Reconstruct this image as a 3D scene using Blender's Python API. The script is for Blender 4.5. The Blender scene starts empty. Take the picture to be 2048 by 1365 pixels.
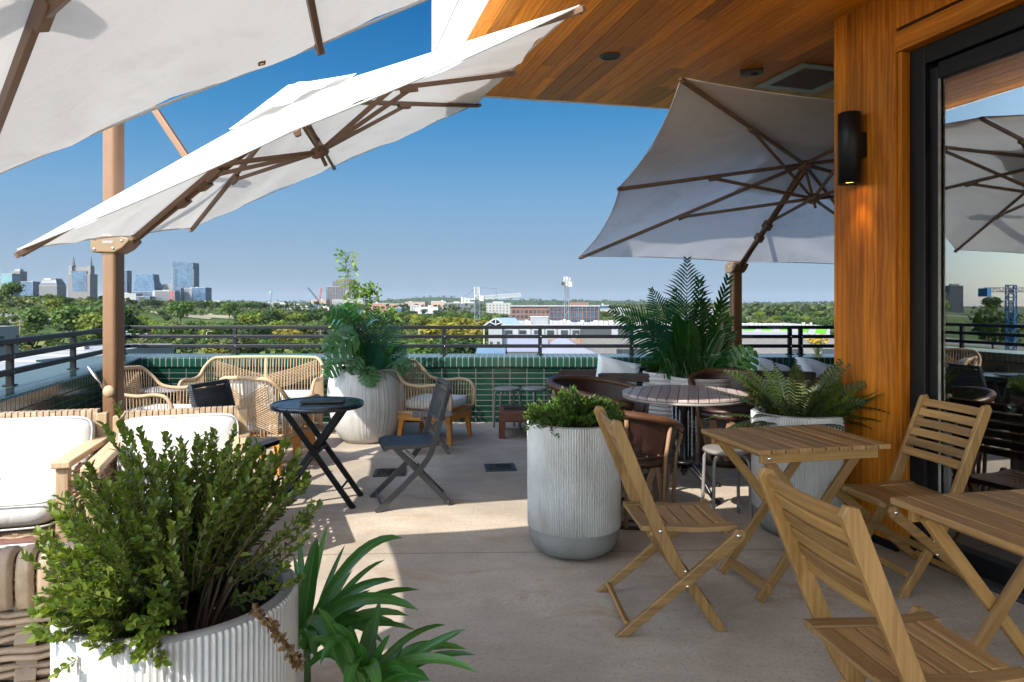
import bpy, math, random
import numpy as np
from mathutils import Vector, Matrix
V = Vector
R = random.Random(11)
sc = bpy.context.scene
col = sc.collection
F, H, CX, CY = 1365.0, 1.4, 1024.0, 610.0
def P(px, py, Y):            # photo measurement at depth Y -> world
    return V(((px-CX)/F*Y, Y, H-(py-CY)/F*Y))
def lerp(a, b, t): return a+(b-a)*t
def rad(a): return math.radians(a)
WD = V((-0.2754, 0.9613, 0))   # direction of left parapet / facade, away from camera
RI = V((0.9613, 0.2754, 0))    # to the right of it

class MB:
    def __init__(s): s.v=[]; s.f=[]; s.uv=[]; s.t=[]; s.sm=[]
    def add(s, vs, fs, uvs=None, tint=None, smooth=False):
        b=len(s.v); t=R.random() if tint is None else tint
        s.v.extend([tuple(v) for v in vs]); s.t.extend([t]*len(vs))
        for i,f in enumerate(fs):
            s.f.append([b+k for k in f]); s.sm.append(smooth)
            if uvs: s.uv.extend(uvs[i])
            else: s.uv.extend([(vs[k][0]+vs[k][1],vs[k][2]) for k in f])
        return s
    def beam(s, p0, p1, w, h, up=(0,0,1), tint=None, w2=None, h2=None):
        p0=V(p0); p1=V(p1); d=p1-p0; L=d.length; d=d/L
        up=V(up)
        sd=d.cross(up)
        if sd.length<1e-4: sd=d.cross(V((0,1,0)))
        sd.normalize(); u=sd.cross(d)
        w2=w if w2 is None else w2; h2=h if h2 is None else h2
        vs=[]
        for p,a,b in ((p0,w,h),(p1,w2,h2)):
            for i,j in ((-1,-1),(1,-1),(1,1),(-1,1)):
                vs.append(p+sd*(i*a/2)+u*(j*b/2))
        fs=[(0,1,2,3),(7,6,5,4),(4,5,1,0),(5,6,2,1),(6,7,3,2),(7,4,0,3)]
        o=R.random()*40; q=R.random()*40
        uvs=[[(o,q),(o,q+w),(o+h,q+w),(o+h,q)]]*2
        a=q
        for k,wd in enumerate((w,h,w,h)):
            uvs.append([(o+L,a),(o+L,a+wd),(o,a+wd),(o,a)]); a+=wd
        return s.add(vs,fs,uvs,tint)
    def box(s, c, sx, sy, sz, rz=0, tint=None):
        c=V(c); ca,sa=math.cos(rz),math.sin(rz); ax=V((ca,sa,0)); ay=V((-sa,ca,0)); az=V((0,0,1))
        if sx>=sy and sx>=sz: return s.beam(c-ax*sx/2,c+ax*sx/2,sy,sz,az,tint)
        if sy>=sz: return s.beam(c-ay*sy/2,c+ay*sy/2,sx,sz,az,tint)
        return s.beam(c-az*sz/2,c+az*sz/2,sx,sy,ay if False else ax.cross(az)*-1,tint)
    def tube(s, pts, r, n=6, closed=False, caps=True, tint=None, flat=1.0):
        pts=[V(p) for p in pts]; m=len(pts)
        rs=r if isinstance(r,(list,tuple)) else [r]*m
        t0=(pts[1]-pts[0]).normalized()
        ref=V((0,0,1)) if abs(t0.z)<.9 else V((1,0,0))
        nx=t0.cross(ref).normalized(); vs=[]; acc=0; us=[]
        for i in range(m):
            if closed: t=(pts[(i+1)%m]-pts[i-1])
            else: t=(pts[min(i+1,m-1)]-pts[max(i-1,0)])
            if t.length<1e-9: t=t0.copy()
            t.normalize(); nx=(nx-t*nx.dot(t))
            if nx.length<1e-6: nx=t.orthogonal()
            nx.normalize(); ny=t.cross(nx)
            if i: acc+=(pts[i]-pts[i-1]).length
            us.append(acc)
            for k in range(n):
                a=2*math.pi*k/n
                vs.append(pts[i]+nx*(math.cos(a)*rs[i])+ny*(math.sin(a)*rs[i]*flat))
        fs=[];uvs=[];o=R.random()*30
        for i in range(m if closed else m-1):
            j=(i+1)%m
            for k in range(n):
                l=(k+1)%n
                fs.append((i*n+k,i*n+l,j*n+l,j*n+k))
                uu=us[j] if j else us[-1]+.05
                c=2*math.pi*rs[i]/n
                uvs.append([(o+us[i],k*c),(o+us[i],(k+1)*c),(o+uu,(k+1)*c),(o+uu,k*c)])
        if caps and not closed:
            fs.append(tuple(range(n-1,-1,-1))); fs.append(tuple((m-1)*n+k for k in range(n)))
            uvs+= [[(0,0)]*n]*2
        return s.add(vs,fs,uvs,tint,True)
    def lathe(s, prof, n=32, c=(0,0,0), mod=None, tint=None, smooth=True, axis=None, a0=0, a1=2*math.pi):
        c=V(c); m=len(prof); full=abs(a1-a0-2*math.pi)<1e-6
        cols=n if full else n+1
        if axis is not None:
            q=V((0,0,1)).rotation_difference(V(axis).normalized())
        vs=[]
        for i,(r,z) in enumerate(prof):
            for k in range(cols):
                a=a0+(a1-a0)*k/n
                rr=r+(mod(i,k) if mod else 0)
                p=V((rr*math.cos(a),rr*math.sin(a),z))
                if axis is not None: p=q@p
                vs.append(c+p)
        fs=[];uvs=[]
        for i in range(m-1):
            for k in range(n):
                l=(k+1)%cols
                fs.append((i*cols+k,i*cols+l,(i+1)*cols+l,(i+1)*cols+k))
                R0=max(prof[i][0],.05); u0=(a1-a0)*k/n*R0; u1=(a1-a0)*(k+1)/n*R0
                uvs.append([(u0,prof[i][1]),(u1,prof[i][1]),(u1,prof[i+1][1]),(u0,prof[i+1][1])])
        return s.add(vs,fs,uvs,tint,smooth)
    def prism(s, poly, ext, tint=None):     # poly: list of world points, ext: vector
        ext=V(ext); n=len(poly); a=[V(p) for p in poly]; b=[p+ext for p in a]
        fs=[tuple(range(n-1,-1,-1)),tuple(range(n,2*n))]+[(i,(i+1)%n,n+(i+1)%n,n+i) for i in range(n)]
        return s.add(a+b,fs,None,tint)
    def grid(s, pts, smooth=True, tint=None, close=False):   # pts[i][j]
        m=len(pts); n=len(pts[0]); vs=[p for r in pts for p in r]; fs=[];uvs=[]
        for i in range(m-1):
            for j in range(n if close else n-1):
                k=(j+1)%n
                fs.append((i*n+j,i*n+k,(i+1)*n+k,(i+1)*n+j))
                uvs.append([(i/8,j/8),(i/8,(j+1)/8),((i+1)/8,(j+1)/8),((i+1)/8,j/8)])
        return s.add(vs,fs,uvs,tint,smooth)

def obj(name, mb, mat, parent=None, bevel=0, seg=2, off=None):
    me=bpy.data.meshes.new(name)
    vs=mb.v if off is None else [(v[0]-off[0],v[1]-off[1],v[2]-off[2]) for v in mb.v]
    me.from_pydata(vs,[],mb.f)
    uv=me.uv_layers.new(name='UVMap'); uv.data.foreach_set('uv',np.array(mb.uv,dtype=np.float32).ravel())
    at=me.attributes.new('tint','FLOAT','POINT'); at.data.foreach_set('value',np.array(mb.t,dtype=np.float32))
    me.polygons.foreach_set('use_smooth',np.array(mb.sm,dtype=bool))
    me.materials.append(mat); me.update()
    o=bpy.data.objects.new(name,me); col.objects.link(o)
    if parent is not None: o.parent=parent
    if bevel:
        b=o.modifiers.new('Bevel','BEVEL'); b.width=bevel; b.segments=seg; b.limit_method='ANGLE'; b.angle_limit=rad(40)
    return o
def tag(o, label, cat, group=None):
    o['label']=label; o['category']=cat
    if group: o['group']=group
    return o
def thing(name, label, cat, loc=(0,0,0), rz=0, group=None):
    o=bpy.data.objects.new(name,None); col.objects.link(o); o.empty_display_size=.1
    o.location=loc; o.rotation_euler=(0,0,rz)
    return tag(o,label,cat,group)
def dup(root, loc, rz, label=None, group=None):
    r=root.copy(); col.objects.link(r); r.location=loc; r.rotation_euler=(0,0,rz)
    if label: r['label']=label
    if group: r['group']=group
    for ch in list(root.children):
        c=ch.copy(); col.objects.link(c); c.parent=r
        for g in list(ch.children):
            d=g.copy(); col.objects.link(d); d.parent=c
    return r
def struct(o): o['kind']='structure'; return o
def curve(pts, n=6, closed=False):
    pts=[V(p) for p in pts]; m=len(pts); out=[]
    for i in range(m if closed else m-1):
        if closed: a,b,c,d=pts[i-1],pts[i],pts[(i+1)%m],pts[(i+2)%m]
        else: a,b,c,d=pts[max(i-1,0)],pts[i],pts[i+1],pts[min(i+2,m-1)]
        for k in range(n):
            t=k/n
            out.append(.5*((2*b)+(c-a)*t+(2*a-5*b+4*c-d)*t*t+(3*b-a-3*c+d)*t**3))
    if not closed: out.append(pts[-1])
    return out

# ---------------------------------------------------------------- materials
class NT:
    def __init__(s,name):
        s.m=bpy.data.materials.new(name); s.m.use_nodes=True; s.t=s.m.node_tree
        s.t.nodes.clear(); s.out=s.n('ShaderNodeOutputMaterial')
    def n(s,ty,**kw):
        nd=s.t.nodes.new(ty)
        for k,v in kw.items():
            if hasattr(nd,k) and k not in nd.inputs: setattr(nd,k,v)
            else: s.set(nd,k,v)
        return nd
    def set(s,nd,k,v):
        i=nd.inputs[k]
        if isinstance(v,bpy.types.NodeSocket): s.t.links.new(v,i)
        elif isinstance(v,bpy.types.Node): s.t.links.new(v.outputs[0],i)
        else:
            if hasattr(i.default_value,'__len__') and len(i.default_value)==4 and len(v)==3: v=(*v,1)
            i.default_value=v
    def math(s,op,a,b=0.0,c=None):
        nd=s.t.nodes.new('ShaderNodeMath'); nd.operation=op; s.set(nd,0,a); s.set(nd,1,b)
        if c is not None: s.set(nd,2,c)
        return nd.outputs[0]
    def mix(s,f,a,b,blend='MIX'):
        nd=s.t.nodes.new('ShaderNodeMixRGB'); nd.blend_type=blend
        s.set(nd,0,f); s.set(nd,1,a); s.set(nd,2,b); return nd.outputs[0]
    def ramp(s,f,stops):
        nd=s.t.nodes.new('ShaderNodeValToRGB'); s.set(nd,0,f); e=nd.color_ramp.elements
        while len(e)<len(stops): e.new(.5)
        for el,(p,c) in zip(e,stops):
            el.position=p; el.color=(*c,1) if len(c)==3 else c
        return nd.outputs[0]
    def noise(s,vec,scale,detail=4,rough=.55,dist=0):
        nd=s.n('ShaderNodeTexNoise',Scale=scale,Detail=detail,Roughness=rough,Distortion=dist)
        if vec is not None: s.set(nd,'Vector',vec)
        return nd.outputs[0]
    def mapping(s,vec,scale=(1,1,1),loc=(0,0,0),rot=(0,0,0)):
        return s.n('ShaderNodeMapping',Vector=vec,Scale=scale,Location=loc,Rotation=rot).outputs[0]
    def coord(s,k='Object'): return s.n('ShaderNodeTexCoord').outputs[k]
    def tint(s): return s.n('ShaderNodeAttribute',attribute_name='tint').outputs['Fac']
    def pr(s,color,rough=.5,metal=0,bump=None,bstr=.2,bdist=.01,spec=None,coat=0,**kw):
        b=s.n('ShaderNodeBsdfPrincipled'); s.set(b,'Base Color',color); s.set(b,'Roughness',rough); s.set(b,'Metallic',metal)
        if spec is not None: s.set(b,'Specular IOR Level',spec)
        if coat: s.set(b,'Coat Weight',coat); s.set(b,'Coat Roughness',.05)
        if bump is not None:
            bp=s.n('ShaderNodeBump',Strength=bstr,Distance=bdist); s.set(bp,'Height',bump); s.t.links.new(bp.outputs[0],b.inputs['Normal'])
            s.lastbump=bp.outputs[0]
        for k,v in kw.items(): s.set(b,k.replace('_',' '),v)
        return b
    def end(s,sh): s.t.links.new(sh.outputs[0] if isinstance(sh,bpy.types.Node) else sh,s.out.inputs[0]); return s.m

def wood(name,c1,c2,rough=.5,val=(.8,1.15),gx=1.3,gy=30,coat=0,weather=None,ring=13.0,rw=.075,spec=None):
    t=NT(name); uv=t.coord('UV')
    a=t.noise(t.mapping(uv,(gx,gy,1)),1.0,6,.6,.7)
    b=t.noise(t.mapping(uv,(gx*.6,gy*3.3,1)),1.0,3,.6,.2)
    c=t.noise(t.mapping(uv,(.9,5,1)),1.0,3,.5,1.5)
    wv=t.n('ShaderNodeTexWave',wave_type='BANDS',bands_direction='Y',wave_profile='SIN'); t.set(wv,'Vector',t.mapping(uv,(.16,1,1))); t.set(wv,'Scale',ring); t.set(wv,'Distortion',9.0); t.set(wv,'Detail',3.0); t.set(wv,'Detail Scale',1.6)
    f=t.math('ADD',t.math('ADD',t.math('MULTIPLY',a,.42),t.math('MULTIPLY',c,.38)),t.math('MULTIPLY',t.math('SUBTRACT',wv.outputs['Fac'],.5),rw)); f=t.math('ADD',f,.10)
    base=t.ramp(f,[(.34,c1),(.66,c2)])
    dark=t.mix(t.math('MULTIPLY',t.ramp(b,[(.52,(0,0,0)),(.72,(1,1,1))]),.35),base,[x*.45 for x in c1])
    if weather: dark=t.mix(t.ramp(t.noise(t.coord('Object'),6,4),[(.5,(0,0,0)),(.75,(1,1,1))]),dark,weather)
    hs=t.n('ShaderNodeHueSaturation',Color=dark); t.set(hs,'Value',t.n('ShaderNodeMapRange',**{'Value':t.tint(),'To Min':val[0],'To Max':val[1]}).outputs[0])
    rg=t.n('ShaderNodeMapRange',**{'Value':a,'To Min':rough-.1,'To Max':rough+.15}).outputs[0]
    return t.end(t.pr(hs.outputs[0],rg,bump=t.math('ADD',a,b),bstr=.25,bdist=.002,coat=coat,spec=spec))
def plain(name,c,rough=.5,metal=0,var=.15,ns=8,bstr=.1,bdist=.003,bs=60,spec=None,coat=0,c2=None):
    t=NT(name); o=t.coord('Object')
    n=t.noise(o,ns,5,.6)
    cc=t.mix(t.ramp(n,[(.3,(0,0,0)),(.7,(1,1,1))]),[x*(1-var) for x in c],c2 if c2 else [min(1,x*(1+var)) for x in c])
    hs=t.n('ShaderNodeHueSaturation',Color=cc); t.set(hs,'Value',t.n('ShaderNodeMapRange',**{'Value':t.tint(),'To Min':1-var*.7,'To Max':1+var*.7}).outputs[0])
    rg=t.n('ShaderNodeMapRange',**{'Value':n,'To Min':max(.03,rough-.08),'To Max':rough+.08}).outputs[0]
    return t.end(t.pr(hs.outputs[0],rg,metal,bump=t.noise(o,bs,3),bstr=bstr,bdist=bdist,spec=spec,coat=coat))
def fabric(name,c,trans=.3,dirt=(.62,.6,.56),ds=.35,weave=900,bd=.005):
    t=NT(name); o=t.coord('Object')
    st=t.math('MULTIPLY',t.ramp(t.noise(o,2.2,6,.65,.6),[(.5,(0,0,0)),(.78,(1,1,1))]),ds)
    cc=t.mix(st,c,[a*b for a,b in zip(c,dirt)])
    hgt=t.math('ADD',t.math('MULTIPLY',t.noise(o,weave,2),.5),t.noise(o,14,3))
    hgt=t.math('ADD',hgt,t.math('MULTIPLY',t.noise(t.mapping(o,(1,2.2,1.3)),5.5,4,.6,1.2),2.0)); b=t.pr(cc,.85,bump=hgt,bstr=.35,bdist=bd,spec=.2)
    if not trans: return t.end(b)
    tr=t.n('ShaderNodeBsdfTranslucent',Color=cc); t.t.links.new(t.lastbump,tr.inputs['Normal'])
    m=t.n('ShaderNodeMixShader'); t.set(m,0,trans); t.t.links.new(b.outputs[0],m.inputs[1]); t.t.links.new(tr.outputs[0],m.inputs[2])
    return t.end(m)
def leaf(name,c1,c2,trans=.35,rough=.45,c3=None):
    t=NT(name); st=[(0,c1),(.75,c2)]
    if c3: st.append((1,c3))
    cc=t.ramp(t.tint(),st)
    cc=t.mix(t.math('MULTIPLY',t.noise(t.coord('Object'),25,3),.5),cc,[x*.55 for x in c1])
    su=t.n('ShaderNodeSeparateXYZ',Vector=t.coord('UV')); du=t.math('ABSOLUTE',t.math('SUBTRACT',su.outputs[0],2.0))
    isb=t.math('GREATER_THAN',su.outputs[0],.5); mid=t.math('MULTIPLY',isb,t.math('LESS_THAN',du,.10))
    vein=t.math('MULTIPLY',isb,t.math('MULTIPLY',t.math('ADD',t.math('SINE',t.math('ADD',t.math('MULTIPLY',du,26.0),t.math('MULTIPLY',su.outputs[1],10.0))),1.0),.16))
    cc=t.mix(t.math('MULTIPLY',mid,.45),t.mix(vein,cc,[x*.5 for x in c1]),[min(1,x*1.7) for x in c2])
    b=t.pr(cc,rough,spec=.4)
    tr=t.n('ShaderNodeBsdfTranslucent',Color=t.mix(.5,cc,[min(1,c2[0]*2.2),min(1,c2[1]*2.0),c2[2]*.6]))
    m=t.n('ShaderNodeMixShader'); t.set(m,0,trans); t.t.links.new(b.outputs[0],m.inputs[1]); t.t.links.new(tr.outputs[0],m.inputs[2])
    return t.end(m)
def tiles(name,bw,bh,c1,c2,mortar,ms=.006,plane='xz',offset=0,rough=.09):
    t=NT(name); s=t.n('ShaderNodeSeparateXYZ',Vector=t.coord('Object'))
    cb=t.n('ShaderNodeCombineXYZ'); t.set(cb,0,s.outputs[0]); t.set(cb,1,s.outputs[2] if plane=='xz' else s.outputs[1])
    br=t.n('ShaderNodeTexBrick',offset=offset,squash=1.0)
    t.set(br,'Vector',cb); t.set(br,'Color1',c1); t.set(br,'Color2',c2); t.set(br,'Mortar',mortar); t.set(br,'Scale',1.0)
    t.set(br,'Mortar Size',ms); t.set(br,'Mortar Smooth',.1); t.set(br,'Bias',0.0); t.set(br,'Brick Width',bw); t.set(br,'Row Height',bh)
    n=t.noise(t.coord('Object'),30,3); n2=t.noise(t.coord('Object'),3,3)
    cc=t.mix(t.math('MULTIPLY',n,.45),br.outputs['Color'],[x*.5 for x in c1])
    cc=t.mix(br.outputs['Fac'],cc,t.mix(n2,mortar,[x*.6 for x in mortar]))
    rg=t.math('ADD',t.math('MULTIPLY',br.outputs['Fac'],.6),t.math('ADD',t.math('MULTIPLY',n,.1),rough))
    hh=t.math('ADD',t.math('MULTIPLY',br.outputs['Fac'],-1.0),t.math('MULTIPLY',n2,.5))
    return t.end(t.pr(cc,rg,bump=hh,bstr=.6,bdist=.004))
def facade(name,wall,win,sx,sz,fx=.6,fz=.55,wr=.15,off=(.1,.1),wv=.5,metal=0.0,wall2=None):
    t=NT(name); s=t.n('ShaderNodeSeparateXYZ',Vector=t.coord('Object'))
    u=t.math('ADD',s.outputs[0],s.outputs[1])
    fu=t.math('FRACT',t.math('ADD',t.math('DIVIDE',u,sx),off[0])); fv=t.math('FRACT',t.math('ADD',t.math('DIVIDE',s.outputs[2],sz),off[1]))
    w=t.math('MULTIPLY',t.math('LESS_THAN',fu,fx),t.math('LESS_THAN',fv,fz))
    geo=t.n('ShaderNodeNewGeometry'); sn=t.n('ShaderNodeSeparateXYZ',Vector=geo.outputs['Normal'])
    w=t.math('MULTIPLY',w,t.math('LESS_THAN',sn.outputs[2],.5))
    cell=t.n('ShaderNodeCombineXYZ'); t.set(cell,0,t.math('FLOOR',t.math('ADD',t.math('DIVIDE',u,sx),off[0]))); t.set(cell,1,t.math('FLOOR',t.math('ADD',t.math('DIVIDE',s.outputs[2],sz),off[1])))
    wn=t.n('ShaderNodeTexWhiteNoise',Vector=cell)
    wc=t.mix(t.math('MULTIPLY',wn.outputs[0],wv),win,[min(1,x*2.2+.05) for x in win])
    wl=t.mix(t.noise(t.coord('Object'),.15,4),wall,wall2 if wall2 else [x*.8 for x in wall])
    cc=t.mix(w,wl,wc)
    rg=t.math('ADD',t.math('MULTIPLY',w,wr-.7),.7)
    return t.end(t.pr(cc,rg,t.math('MULTIPLY',w,metal)))

M={}
M['teak']=wood('teak_wood',(.165,.080,.022),(.365,.208,.068),.45,(.7,1.2))
M['teak_top']=wood('teak_top_wood',(.195,.098,.032),(.40,.232,.090),.5,(.65,1.2))
M['cedar']=wood('cedar_boards',(.23,.060,.004),(.60,.205,.014),.45,(.7,1.15),gx=1.0,gy=20,weather=None,ring=8.0,rw=.10,spec=.25)
M['soffit']=wood('soffit_boards',(.44,.125,.003),(.84,.30,.012),.45,(.5,1.2),gx=.9,gy=17,ring=9.0,rw=.13,spec=.25)
M['orange_wood']=wood('orange_wood',(.42,.15,.02),(.62,.27,.05),.4)
M['mahogany']=wood('mahogany_wood',(.085,.02,.008),(.17,.045,.018),.3,coat=.3)
M['darkwood']=wood('dark_brown_wood',(.018,.008,.005),(.045,.02,.012),.45)
M['greywood']=wood('weathered_wood',(.10,.075,.06),(.2,.165,.14),.7)
M['palewood']=wood('pale_frame_wood',(.33,.22,.12),(.5,.36,.22),.6)
M['slatwood']=wood('painted_slat_wood',(.33,.25,.24),(.47,.38,.36),.4,(.75,1.1),coat=.15)
M['cedarslat']=wood('split_cedar',(.16,.085,.045),(.30,.18,.10),.65)
M['canopy']=fabric('canopy_cloth',(.78,.765,.745),.17,ds=.45)
M['canopy_grey']=fabric('canopy_cloth_weathered',(.76,.75,.76),.33,ds=.55)
M['cushion']=fabric('cushion_cloth',(.56,.545,.51),0,ds=.2,bd=.022)
M['pillow']=fabric('pillow_cloth',(.66,.66,.67),0,ds=.2,bd=.02)
M['bronze']=plain('bronze_paint',(.165,.082,.038),.38,.15,.08)
M['rib']=plain('bronze_rib_paint',(.20,.115,.07),.45,.1,.1)
M['headplast']=plain('tan_casting',(.19,.115,.052),.45,0,.08)
M['black']=plain('black_metal',(.006,.006,.007),.42,.0,.15,spec=.25)
M['charcoal']=plain('charcoal_metal',(.035,.036,.039),.48,.1,.15)
M['rail']=plain('dark_rail_paint',(.007,.008,.012),.42,.0,.2,spec=.22)
M['chrome']=plain('chrome',(.6,.6,.6),.2,1,.05)
M['iron']=plain('cast_iron',(.012,.012,.013),.28,.4,.2)
M['stoolgrey']=plain('grey_stool_paint',(.22,.20,.19),.45,.1,.1)
M['blacktable']=plain('blue_black_enamel',(.018,.022,.03),.22,.2,.1)
M['rope']=plain('tan_rope',(.39,.265,.155),.8,0,.12,bs=500,bstr=.3)
M['ropedark']=plain('charcoal_rope',(.05,.052,.056),.75,0,.15,bs=500,bstr=.3)
M['wicker']=plain('brown_wicker',(.36,.25,.16),.5,0,.25,ns=20,bs=200,bstr=.3)
M['leather']=plain('brown_leather',(.032,.012,.008),.42,0,.35,ns=7,bs=90,bstr=.4,bdist=.004)
M['rim_leather']=plain('tan_leather_rim',(.085,.034,.016),.42,0,.3,ns=9,bs=90,bstr=.4)
M['white_concrete']=plain('white_ribbed_concrete',(.46,.45,.435),.8,0,.18,ns=5,bs=150,bstr=.3)
def stained():
    t=NT('white_ribbed_concrete'); o=t.coord('Object')
    c=t.mix(t.ramp(t.noise(o,5,5,.6),[(.3,(0,0,0)),(.7,(1,1,1))]),(.41,.40,.385),(.50,.49,.475))
    st=t.ramp(t.noise(t.mapping(o,(9,9,.9)),1.6,5,.7,.5),[(.50,(0,0,0)),(.72,(.6,.6,.6))]); c=t.mix(st,c,(.27,.25,.215))
    sp=t.ramp(t.noise(o,38,4,.7),[(.60,(0,0,0)),(.72,(.55,.55,.55))]); c=t.mix(sp,c,(.30,.275,.24))
    return t.end(t.pr(c,.82,bump=t.noise(o,150,3),bstr=.3,bdist=.003))
M['white_concrete']=stained()
M['grey_concrete']=plain('grey_planter_concrete',(.20,.195,.185),.75,0,.2,ns=6,bs=150,bstr=.3)
M['soil']=plain('potting_soil',(.035,.024,.016),.95,0,.4,ns=40,bs=80,bstr=.8,bdist=.02)
M['coil']=plain('coiled_pot',(.42,.375,.36),.7,0,.12,ns=4)
M['white_paint']=plain('white_fascia_paint',(.80,.79,.78),.6,0,.04,ns=2,bs=30)
M['vent']=plain('vent_metal',(.30,.33,.30),.5,.3,.2)
M['menu']=plain('black_folder',(.014,.014,.015),.4,0,.2)
M['stone_top']=plain('grey_stone_top',(.27,.26,.25),.4,0,.3,ns=12)
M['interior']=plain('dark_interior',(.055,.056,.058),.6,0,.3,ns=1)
M['interior_floor']=tiles('interior_floor_tile',.6,.3,(.24,.25,.27),(.29,.30,.32),(.08,.08,.08),.004,'xy',.5,.25)
GR=(.10,.093,.082)
M['tile']=tiles('green_wall_tile',.203,.0655,(.003,.020,.013),(.006,.033,.021),GR,.0042)
M['coping']=tiles('green_coping_tile',.0705,9.0,(.006,.038,.026),(.012,.058,.038),(.19,.18,.16),.0048,'xz',0,.10)
M['box_leaf']=leaf('boxwood_leaves',(.030,.066,.010),(.120,.180,.024),.34,.42,(.27,.31,.06))
M['box_dark']=leaf('boxwood_dark_leaves',(.016,.048,.008),(.062,.125,.016),.28,.42,(.12,.20,.03))
M['dry']=leaf('dried_leaves',(.10,.05,.02),(.17,.10,.035),.3,.6)
M['stem']=plain('twig_bark',(.09,.055,.03),.8,0,.3,ns=30)
M['gstem']=plain('green_stem',(.05,.09,.02),.55,0,.3,ns=30)
M['fern']=leaf('fern_fronds',(.014,.032,.008),(.052,.076,.015),.28,.5,(.14,.15,.03))
M['lance']=leaf('lance_leaves',(.016,.080,.016),(.060,.180,.030),.35,.34,(.11,.25,.05))
M['palm']=leaf('palm_leaflets',(.006,.050,.032),(.016,.095,.058),.25,.35,(.03,.14,.075))
M['monstera']=leaf('monstera_leaves',(.012,.070,.016),(.035,.145,.028),.3,.3,(.07,.24,.04))
M['broad']=leaf('broad_leaves',(.010,.050,.010),(.028,.105,.018),.25,.3,(.06,.19,.03))
M['grassy']=leaf('blade_leaves',(.012,.055,.020),(.035,.12,.035),.25,.4,(.10,.22,.06))
M['blueleaf']=leaf('blue_green_blades',(.07,.20,.22),(.18,.40,.44),.2,.35)
M['vine']=leaf('vine_leaves',(.06,.13,.015),(.14,.26,.03),.4,.4,(.3,.36,.05))

# concrete terrace floor
def concrete():
    t=NT('terrace_concrete'); o=t.coord('Object')
    s=t.n('ShaderNodeSeparateXYZ',Vector=o)
    big=t.noise(o,.9,6,.6,.4); med=t.noise(t.mapping(o,(1,2.2,1)),3.2,6,.65,.5); fine=t.noise(o,260,2)
    broom=t.noise(t.mapping(o,(3,150,1),rot=(0,0,rad(-6))),1.0,3,.6)
    cc=t.ramp(t.math('ADD',t.math('MULTIPLY',big,.5),t.math('MULTIPLY',med,.5)),[(.36,(.42,.335,.245)),(.62,(.58,.485,.38))])
    cc=t.mix(t.math('MULTIPLY',broom,.36),cc,(.19,.165,.14))
    cc=t.mix(t.ramp(t.noise(o,55,4,.7),[(.52,(0,0,0)),(.68,(.65,.65,.65))]),cc,(.19,.16,.135))
    cc=t.mix(t.ramp(t.noise(o,170,3,.7),[(.45,(0,0,0)),(.62,(.45,.45,.45))]),cc,(.16,.135,.11)); cc=t.mix(t.ramp(t.noise(o,120,3,.7),[(.55,(0,0,0)),(.7,(.35,.35,.35))]),cc,(.62,.56,.49))
    rust=t.ramp(t.noise(t.mapping(o,(1,1.8,1)),2.1,5,.7,.8),[(.55,(0,0,0)),(.72,(.75,.75,.75))])
    cc=t.mix(rust,cc,(.30,.165,.06))
    dk=t.ramp(t.noise(o,.55,5,.6,.6),[(.42,(0,0,0)),(.66,(.75,.75,.75))]); cc=t.mix(dk,cc,(.21,.18,.145))
    j=None
    for k in (3.86,7.3):
        e=t.math('LESS_THAN',t.math('ABSOLUTE',t.math('SUBTRACT',t.math('ADD',s.outputs[1],t.math('MULTIPLY',s.outputs[0],-.03)),k)),.0045)
        j=e if j is None else t.math('MAXIMUM',j,e)
    vo=t.n('ShaderNodeTexVoronoi',feature='DISTANCE_TO_EDGE',Scale=.55); t.set(vo,'Vector',t.n('ShaderNodeVectorMath',operation='ADD',**{}).outputs[0])
    va=vo.inputs['Vector'].links[0].from_node
    t.set(va,0,o); t.set(va,1,t.n('ShaderNodeTexNoise',Scale=2.5,Detail=5).outputs['Color'])
    crack=t.math('MULTIPLY',t.math('LESS_THAN',vo.outputs['Distance'],.0022),t.math('GREATER_THAN',t.noise(o,.7,2),.56))
    j=t.math('MAXIMUM',j,t.math('MULTIPLY',crack,.6))
    cc=t.mix(t.math('MULTIPLY',j,.75),cc,(.07,.06,.05))
    hh=t.math('ADD',t.math('MULTIPLY',broom,.8),t.math('ADD',t.math('MULTIPLY',fine,.5),t.math('MULTIPLY',j,-2.0)))
    return t.end(t.pr(cc,.82,bump=hh,bstr=.35,bdist=.004))
M['concrete']=concrete()
def glass(name,fac,tint=(.75,.8,.82)):
    t=NT(name); g=t.n('ShaderNodeBsdfGlossy',Color=(.9,.93,.95)); t.set(g,'Roughness',.004)
    tr=t.n('ShaderNodeBsdfTransparent',Color=tint)
    lw=t.n('ShaderNodeFresnel',IOR=1.5)
    m=t.n('ShaderNodeMixShader'); t.set(m,0,t.math('ADD',lw.outputs[0],fac)); t.t.links.new(tr.outputs[0],m.inputs[1]); t.t.links.new(g.outputs[0],m.inputs[2])
    return t.end(m)
M['glass']=glass('door_glass',.34)
M['tumbler']=glass('tumbler_glass',.10,(.9,.93,.94))
def emit(name,c,s):
    t=NT(name); return t.end(t.n('ShaderNodeEmission',Color=c,Strength=s))
M['lamp']=emit('warm_lamp_lens',(1,.55,.08),6)
# ---------------------------------------------------------------- terrace shell
fl=MB(); fl.add([(-9,-5,0),(9,-5,0),(9,8.9,0),(-9,8.9,0)],[(0,1,2,3)],[[(0,0)]*4],.5,False)
fl.add([(-9,-5,-.4),(9,-5,-.4),(9,8.9,-.4),(-9,8.9,-.4)],[(3,2,1,0)],[[(0,0)]*4],.5)
struct(obj('floor',fl,M['concrete']))
def clip_floor(): pass
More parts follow.
